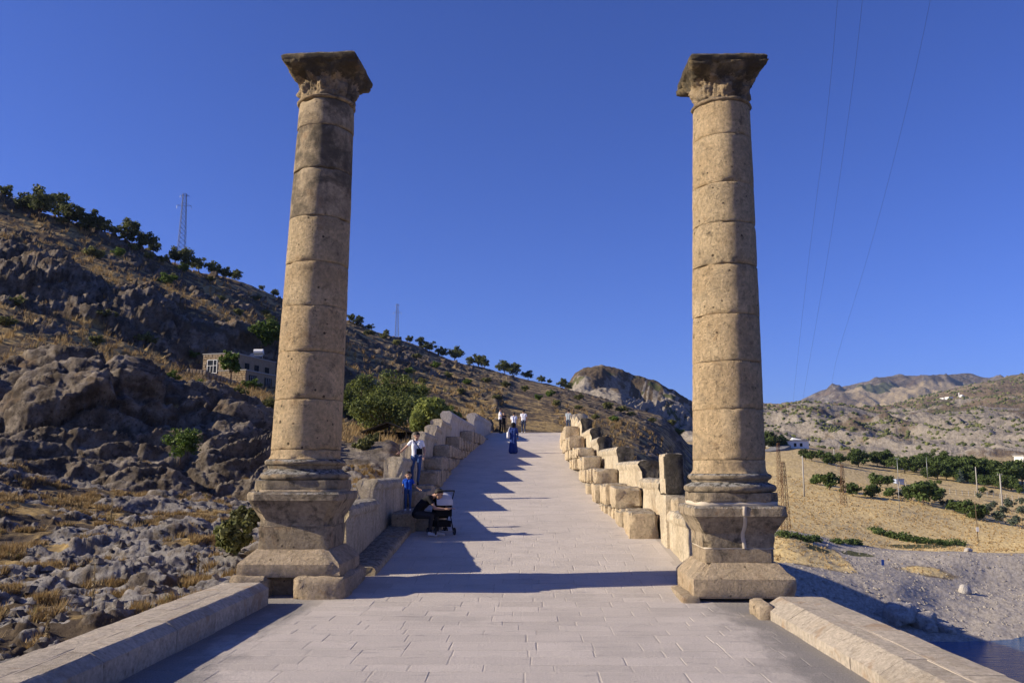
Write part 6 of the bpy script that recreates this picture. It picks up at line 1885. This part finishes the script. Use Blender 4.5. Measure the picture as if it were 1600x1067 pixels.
    for p0, r0, p1, r1, reg in segs:
        a, b = np.array(p0), np.array(p1); ab = b - a
        t = np.clip(((C - a) @ ab) / max(ab @ ab, 1e-9), 0, 1)
        dd = np.linalg.norm(C - (a + t[:, None] * ab), axis=1) - (r0 + (r1 - r0) * t)
        m_ = dd < best; best[m_] = dd[m_]; idx[m_] = regs.index(reg)
    body.polygons.foreach_set('material_index', idx.astype(np.int32))
    # folds in the cloth
    nv = len(body.vertices); P = np.empty(nv * 3); body.vertices.foreach_get('co', P); P = P.reshape(-1, 3)
    Nn = np.empty(nv * 3); body.vertices.foreach_get('normal', Nn); Nn = Nn.reshape(-1, 3)
    clothv = np.zeros(nv); 
    lv = np.empty(len(body.loops), np.int32); body.loops.foreach_get('vertex_index', lv)
    lt = np.empty(nf, np.int32); body.polygons.foreach_get('loop_total', lt)
    clothv[lv[np.repeat((idx == 1) | (idx == 2), lt)]] = 1
    fold = ridged(P * np.array((9, 9, 4.5)) / s, 3, int(abs(loc[0] * 10)) % 50) - .3
    P = P + Nn * (fold * clothv * .010 * s)[:, None]
    body.vertices.foreach_set('co', P.astype(np.float32).ravel())
    body.polygons.foreach_set('use_smooth', np.ones(nf, bool)); body.update()
    t = empty(name, tuple(loc), label, 'person', None, rz)
    link('body', body, t)
    s = s0 * hs
    def orient(V): return np.array(H) + V[:, :1] * np.array(rt) * s + V[:, 1:2] * np.array(f) * s + V[:, 2:] * np.array(up2) * s
    if hair or scarf:
        nu, nv_ = 20, 14; V = []
        for j in range(nv_ + 1):
            ph = math.pi * (.0 + (.72 if hair and not scarf else .98) * j / nv_)
            for i in range(nu):
                th = 2 * math.pi * i / nu; x, y, z = math.sin(ph) * math.cos(th), math.sin(ph) * math.sin(th), math.cos(ph)
                k = .108 if not scarf else .122
                front = max(y, 0)
                zz = z
                if not scarf: zz = max(z, -.55 + 1.05 * front ** .8) if y > -.25 else z
                else:
                    zz = z if y < .2 else max(z, .28 * (y + .4))
                V.append((x * k * .98, y * k - .012, zz * k * (1.0 if not scarf or z > 0 else 1.9) + .035))
        V = np.array(V); V += fbm(V * 60, 3, 4)[:, None] * .004
        Fq = np.array([(j * nu + i, (j + 1) * nu + i, (j + 1) * nu + (i + 1) % nu, j * nu + (i + 1) % nu) for j in range(nv_) for i in range(nu)])
        link('headscarf' if scarf else 'hair', mesh_np('hair', orient(V), Fq, M['scarf' if scarf else 'hair'], True), t)
    if eyes:
        for q in (-1, 1):
            c = H + rt * q * .034 * s + f * .088 * s + up2 * .022 * s
            mb = MB(); mb.ell(tuple(c), (.013 * s,) * 3, 8, 6); mb.build('eye', M['dark'], t, True, world=False)
    return t

def feet(px, py, d): return W(px, py, d)
# man in white on the kerb stones, looking down, one hand on the parapet
d = 26.6; p = feet(650, 757, d)
stone('kerb_stone', pl_w, 'bench', p.x - .45, p.x + .55, p.y - .45, p.y + .5, zdeck(p.y) - .1, p.z, seg=.1, bev=.06, amp=.02)
J, s = pose(1.60, head=(.0, -.07, 1.60), face=(.05, -1, -.45), el_l=(.27, .0, 1.13), wr_l=(.25, -.12, .92), el_r=(-.36, .03, 1.22), wr_r=(-.53, -.04, 1.06), hd_r=Vector((-.6, -.2, -.35)),
            kn_l=(.09, -.10, .52), an_l=(.06, -.10, .085), toe_l=(.06, -.27, .03), kn_r=(-.14, -.03, .50), an_r=(-.13, .06, .085), toe_r=(-.16, -.11, .03))
man = person('man in white T-shirt and jeans stepping down the stones, looking down', (p.x, p.y, p.z), R(8), J, s, dict(top='tee', legs='jeans', shoe='shoe_dark'), vox=.011)
bagp = hloc((p.x, p.y, p.z), R(8))
bag = empty('shoulder_bag', bagp(.09 * s, -.135 * s, 1.08 * s), 'small black bag worn across the chest of the man in white', 'bag', None, R(8))
mb = MB(); mb.box((0, 0, 0), (.19 * s, .06 * s, .20 * s)); mb.box((0, -.036 * s, -.02 * s), (.15 * s, .014 * s, .12 * s)); mb.build('pouch', M['black'], bag, world=False)
mb = MB(); mb.tube([(x * s - .09 * s, y * s + .135 * s, z * s - 1.08 * s) for x, y, z in ((.10, -.125, 1.17), (.05, -.155, 1.25), (-.03, -.14, 1.36), (-.095, -.09, 1.45), (-.115, .0, 1.475), (-.07, .09, 1.42))], .014 * s, 6); mb.build('strap', M['black'], bag, world=False)
# small boy in blue
d = 21.2; p = feet(637, 798, d)
J, s = pose(.93, head=(0, -.02, 1.58), face=(.25, -1, -.05), sh_l=(.19, 0, 1.36), sh_r=(-.19, 0, 1.36), el_l=(.30, -.03, 1.12), wr_l=(.50, -.10, .98), hd_l=Vector((.8, -.2, -.4)), el_r=(-.24, .02, 1.10), wr_r=(-.22, -.10, .90))
# a child's head is larger for its body
boy = person('small boy in bright blue T-shirt standing on the kerb stone', (p.x, p.y, p.z), R(4), J, s, dict(top='blue_tee', legs='jeans', shoe='shoe'), vox=.012, slim=1.08, hs=1.4)
stone('kerb_stone', pl_w, 'bench', p.x - .30, p.x + .9, p.y - .35, p.y + .6, zdeck(p.y) - .1, p.z, seg=.1, bev=.05, amp=.02)
# person in black sitting on the kerb, bent over the stroller
d = 20.2; p = feet(663, 830, d); zs = zdeck(p.y)
J, s = pose(1.66, pelvis=(.0, .10, .52), waist=(.0, .04, .66), chest=(.0, -.13, .82), neck=(.0, -.30, .93), head=(.0, -.43, .985), face=(-.1, -1, -.55),
            sh_l=(.17, -.24, .90), sh_r=(-.17, -.24, .90), el_l=(.20, -.44, .70), wr_l=(.10, -.66, .66), hd_l=Vector((-.1, -1, -.05)), el_r=(-.22, -.40, .66), wr_r=(-.15, -.62, .64), hd_r=Vector((.1, -1, -.05)),
            hip_l=(.10, .05, .50), hip_r=(-.10, .05, .50), kn_l=(.13, -.34, .48), kn_r=(-.11, -.30, .47), an_l=(.13, -.36, .085), an_r=(-.10, -.24, .085), toe_l=(.14, -.53, .03), toe_r=(-.11, -.41, .03))
sit = person('person in black seated on the kerb, bending over the stroller', (p.x - .08, p.y, zs), R(80), J, s, dict(top='trouser', legs='charcoal', shoe='shoe'), vox=.010)
# two men in white seen from behind, and the pair at the left parapet near the crown
def standing(label, px, py, d, h, rz, mats, **kw):
    p = feet(px, py, d); a = kw.pop('adj', {}); J, s = pose(h, **a)
    return person(label, (p.x, p.y, zdeck(p.y) if kw.pop('deck', True) else p.z), rz, J, s, mats, vox=.017, **kw)
standing('man in white T-shirt and blue jeans at the crown, back turned', 818, 677.5, 66.5, 1.78, R(176), dict(top='tee', legs='jeans_dark', shoe='shoe'), adj=dict(el_r=(-.27, -.04, 1.14), wr_r=(-.22, -.16, .95), kn_l=(.10, -.05, .50)))
standing('man in white T-shirt partly hidden behind the woman in navy', 803, 679, 62.5, 1.70, R(183), dict(top='tee', legs='jeans_dark', shoe='shoe_dark'), adj=dict(el_l=(.24, -.08, 1.13), wr_l=(.12, -.20, 1.05)))
standing('man in pale shirt and black trousers in profile by the left parapet', 781.5, 677.5, 66.5, 1.93, R(82), dict(top='tee', legs='trouser', shoe='shoe_dark'), adj=dict(el_r=(-.22, -.12, 1.15), wr_r=(-.16, -.33, 1.08)))
standing('person in black standing beside the man in the pale shirt', 787, 677.5, 67.3, 1.60, R(20), dict(top='trouser', legs='trouser', shoe='shoe_dark'), adj=dict(el_l=(.24, -.02, 1.13)))
standing('person in grey blue shirt beyond the right parapet', 888.5, 681, 67.0, 1.80, R(160), dict(top='greyshirt', legs='jeans_dark', shoe='shoe_dark'))
# woman in a long navy dress
d = 45.5; p = feet(802, 702, d)
J, s = pose(1.60, el_l=(.25, -.10, 1.14), wr_l=(.10, -.24, 1.02), el_r=(-.25, .02, 1.14), wr_r=(-.24, -.06, .92))
wom = person('woman in long navy dress and black headscarf walking up the bridge', (p.x, p.y, zdeck(p.y)), R(176), J, s, dict(top='dress', legs='dress', shoe='shoe_dark'), hair=False, scarf=True, dress=True, sleeves=1.2, vox=.017, slim=1.1)
hb_ = hloc((p.x, p.y, zdeck(p.y)), R(176))
hbag = empty('handbag', hb_(.27, .02, 1.0), 'pale handbag hanging at the left side of the woman in navy', 'bag', None, R(176))
mb = MB(); V, Fq = stone_geo(-.07, .07, -.16, .16, -.22, .16, seg=.06, bev=.05, amp=.004, seed=9); mb.add(V, [tuple(f) for f in Fq]); mb.build('pouch', M['tee'], hbag, True, world=False)
mb = MB(); mb.tube([(0, -.1, .15), (-.06, -.04, .34), (-.10, 0, .42), (-.06, .05, .34), (0, .1, .15)], .014, 5); mb.build('strap', M['tee'], hbag, world=False)

# ------------------------------------------------------------------ the stroller
p = feet(688, 829, 20.4); zs = zdeck(p.y)
M['hood'] = mat_plain('pale_grey_hood', (.50, .50, .54), .9, .1, .1, 12)
M['rubber'] = mat_plain('black_rubber', (.02, .02, .02), .8, .2, .1, 9)
st = empty('stroller', (p.x + .02, p.y, zs), 'black stroller with a pale grey hood on the paving beside the kerb', 'stroller', None, R(22))
# local: travels along +y; seat opening faces +x in the photograph's view
def tubes(name, runs, r, mat, par=st):
    mb = MB()
    for run in runs: mb.tube(run, r, 7)
    return mb.build(name, M[mat], par, True, world=False)
W2 = .20
for sx in (-1, 1):
    tubes('frame', [[(sx * W2, .34, .10), (sx * W2, .12, .45), (sx * W2, -.14, .72), (sx * W2, -.34, .98)], [(sx * W2, -.30, .10), (sx * W2, .0, .55)]], .013, 'black')
tubes('handle', [[(-W2, -.34, .98), (-W2, -.38, 1.01), (W2, -.38, 1.01), (W2, -.34, .98)]], .017, 'rubber')
def wheel(x, y, rr, wdt):
    mb = MB(); n_ = 20; V = []
    prof = [(rr * .72, -wdt / 2), (rr * .95, -wdt / 2), (rr, -wdt * .25), (rr, wdt * .25), (rr * .95, wdt / 2), (rr * .72, wdt / 2)]
    for k in range(n_):
        a = 2 * math.pi * k / n_
        for r0, xx in prof: V.append((x + xx, y + r0 * math.cos(a), rr + r0 * math.sin(a)))
    m_ = len(prof); mb.add(V, [(k * m_ + q, ((k + 1) % n_) * m_ + q, ((k + 1) % n_) * m_ + (q + 1) % m_, k * m_ + (q + 1) % m_) for k in range(n_) for q in range(m_)])
    o = mb.build('wheel', M['rubber'], st, True, world=False)
    mb = MB(); mb.tube([(x - wdt * .4, y, rr), (x + wdt * .4, y, rr)], rr * .25, 8)
    for k in range(5):
        a = 2 * math.pi * k / 5; mb.tube([(x, y, rr), (x, y + rr * .75 * math.cos(a), rr + rr * .75 * math.sin(a))], .008, 4)
    mb.build('hub', M['steel'], o, world=False)
for sx in (-1, 1):
    wheel(sx * (W2 + .03), -.30, .085, .035); wheel(sx * (W2 - .03), .34, .07, .03); wheel(sx * (W2 + .03), .34, .07, .03)
tubes('axle', [[(-W2, -.30, .085), (W2, -.30, .085)], [(-W2, .34, .07), (W2, .34, .07)]], .012, 'steel')
mb = MB()
prof = [(.26, .40), (.05, .40), (-.10, .50), (-.20, .84)]
V = []
for (y, z) in prof:
    for x in (-.175, .175): V += [(x, y, z), (x, y, z - .035)]
Fq = []
for k in range(3):
    a, b = k * 4, (k + 1) * 4
    Fq += [(a, a + 2, b + 2, b), (a + 1, b + 1, b + 3, a + 3), (a, b, b + 1, a + 1), (a + 2, a + 3, b + 3, b + 2)]
Fq += [(0, 1, 3, 2), (12, 14, 15, 13)]
mb.add(V, Fq); seat = mb.build('seat', M['black'], st, world=False)
mb = MB()
for sx in (-1, 1): mb.add([(sx * .178, .22, .40), (sx * .178, -.1, .48), (sx * .178, -.2, .82), (sx * .178, .10, .60), (sx * .19, .22, .40), (sx * .19, -.1, .48), (sx * .19, -.2, .82), (sx * .19, .10, .60)], [(0, 1, 2, 3), (7, 6, 5, 4), (0, 4, 5, 1), (1, 5, 6, 2), (2, 6, 7, 3), (3, 7, 4, 0)])
mb.build('side_panel', M['black'], st, world=False)
# back panel seen from the camera, hood of ribbed cloth, basket
mb = MB(); mb.box((0, -.215, .62), (.38, .02, .40)); mb.build('back_panel', M['black'], st, world=False)
nu, nv_ = 14, 12; V = []
for j in range(nv_ + 1):
    th = -.1 + 1.9 * j / nv_                                      # sweeps from the back over the top to the front
    for i in range(nu + 1):
        u = -1 + 2 * i / nu; rr = .25 + .012 * math.cos(th * 14)
        V.append((u * .195, -.06 - rr * math.cos(th) * (1 - .10 * u * u), .70 + rr * math.sin(th) * (1 - .22 * abs(u) ** 3)))
n0 = len(V); V2 = [(x * .96, -.06 + (y + .06) * .95, .70 + (z - .70) * .95) for x, y, z in V]
Fq = [(j * (nu + 1) + i, j * (nu + 1) + i + 1, (j + 1) * (nu + 1) + i + 1, (j + 1) * (nu + 1) + i) for j in range(nv_) for i in range(nu)]
Fq += [tuple(n0 + k for k in f[::-1]) for f in Fq]
mb = MB(); mb.add(V + V2, Fq); mb.build('canopy', M['hood'], st, True, world=False)
mb = MB(); mb.box((0, .02, .19), (.34, .46, .02)); mb.box((0, -.21, .25), (.34, .015, .14)); mb.box((0, .25, .25), (.34, .015, .14)); mb.box((-.17, .02, .25), (.015, .46, .14)); mb.box((.17, .02, .25), (.015, .46, .14))
mb.build('basket', M['black'], st, world=False)

bpy.data.scenes.remove(WORK)

# ------------------------------------------------------------------ the air: a thin even haze round the whole scene
mb = MB(); mb.box((0, 0, 341.5), (19000, 19000, 717.0))
V_, F_, _ = mb.arrays()
hm = bpy.data.materials.new('haze_air'); hm.use_nodes = True; ht = hm.node_tree; ht.nodes.clear()
ho = ht.nodes.new('ShaderNodeOutputMaterial'); pv = ht.nodes.new('ShaderNodeVolumePrincipled')
pv.inputs['Color'].default_value = (.45, .64, 1.0, 1); pv.inputs['Density'].default_value = 4.5e-5; pv.inputs['Anisotropy'].default_value = .2
ht.links.new(pv.outputs[0], ho.inputs['Volume'])
hz_o = link('haze', mesh_np('haze', V_, F_, hm, False)); tag(hz_o, 'thin blue haze in the air over the whole valley', kind='stuff')
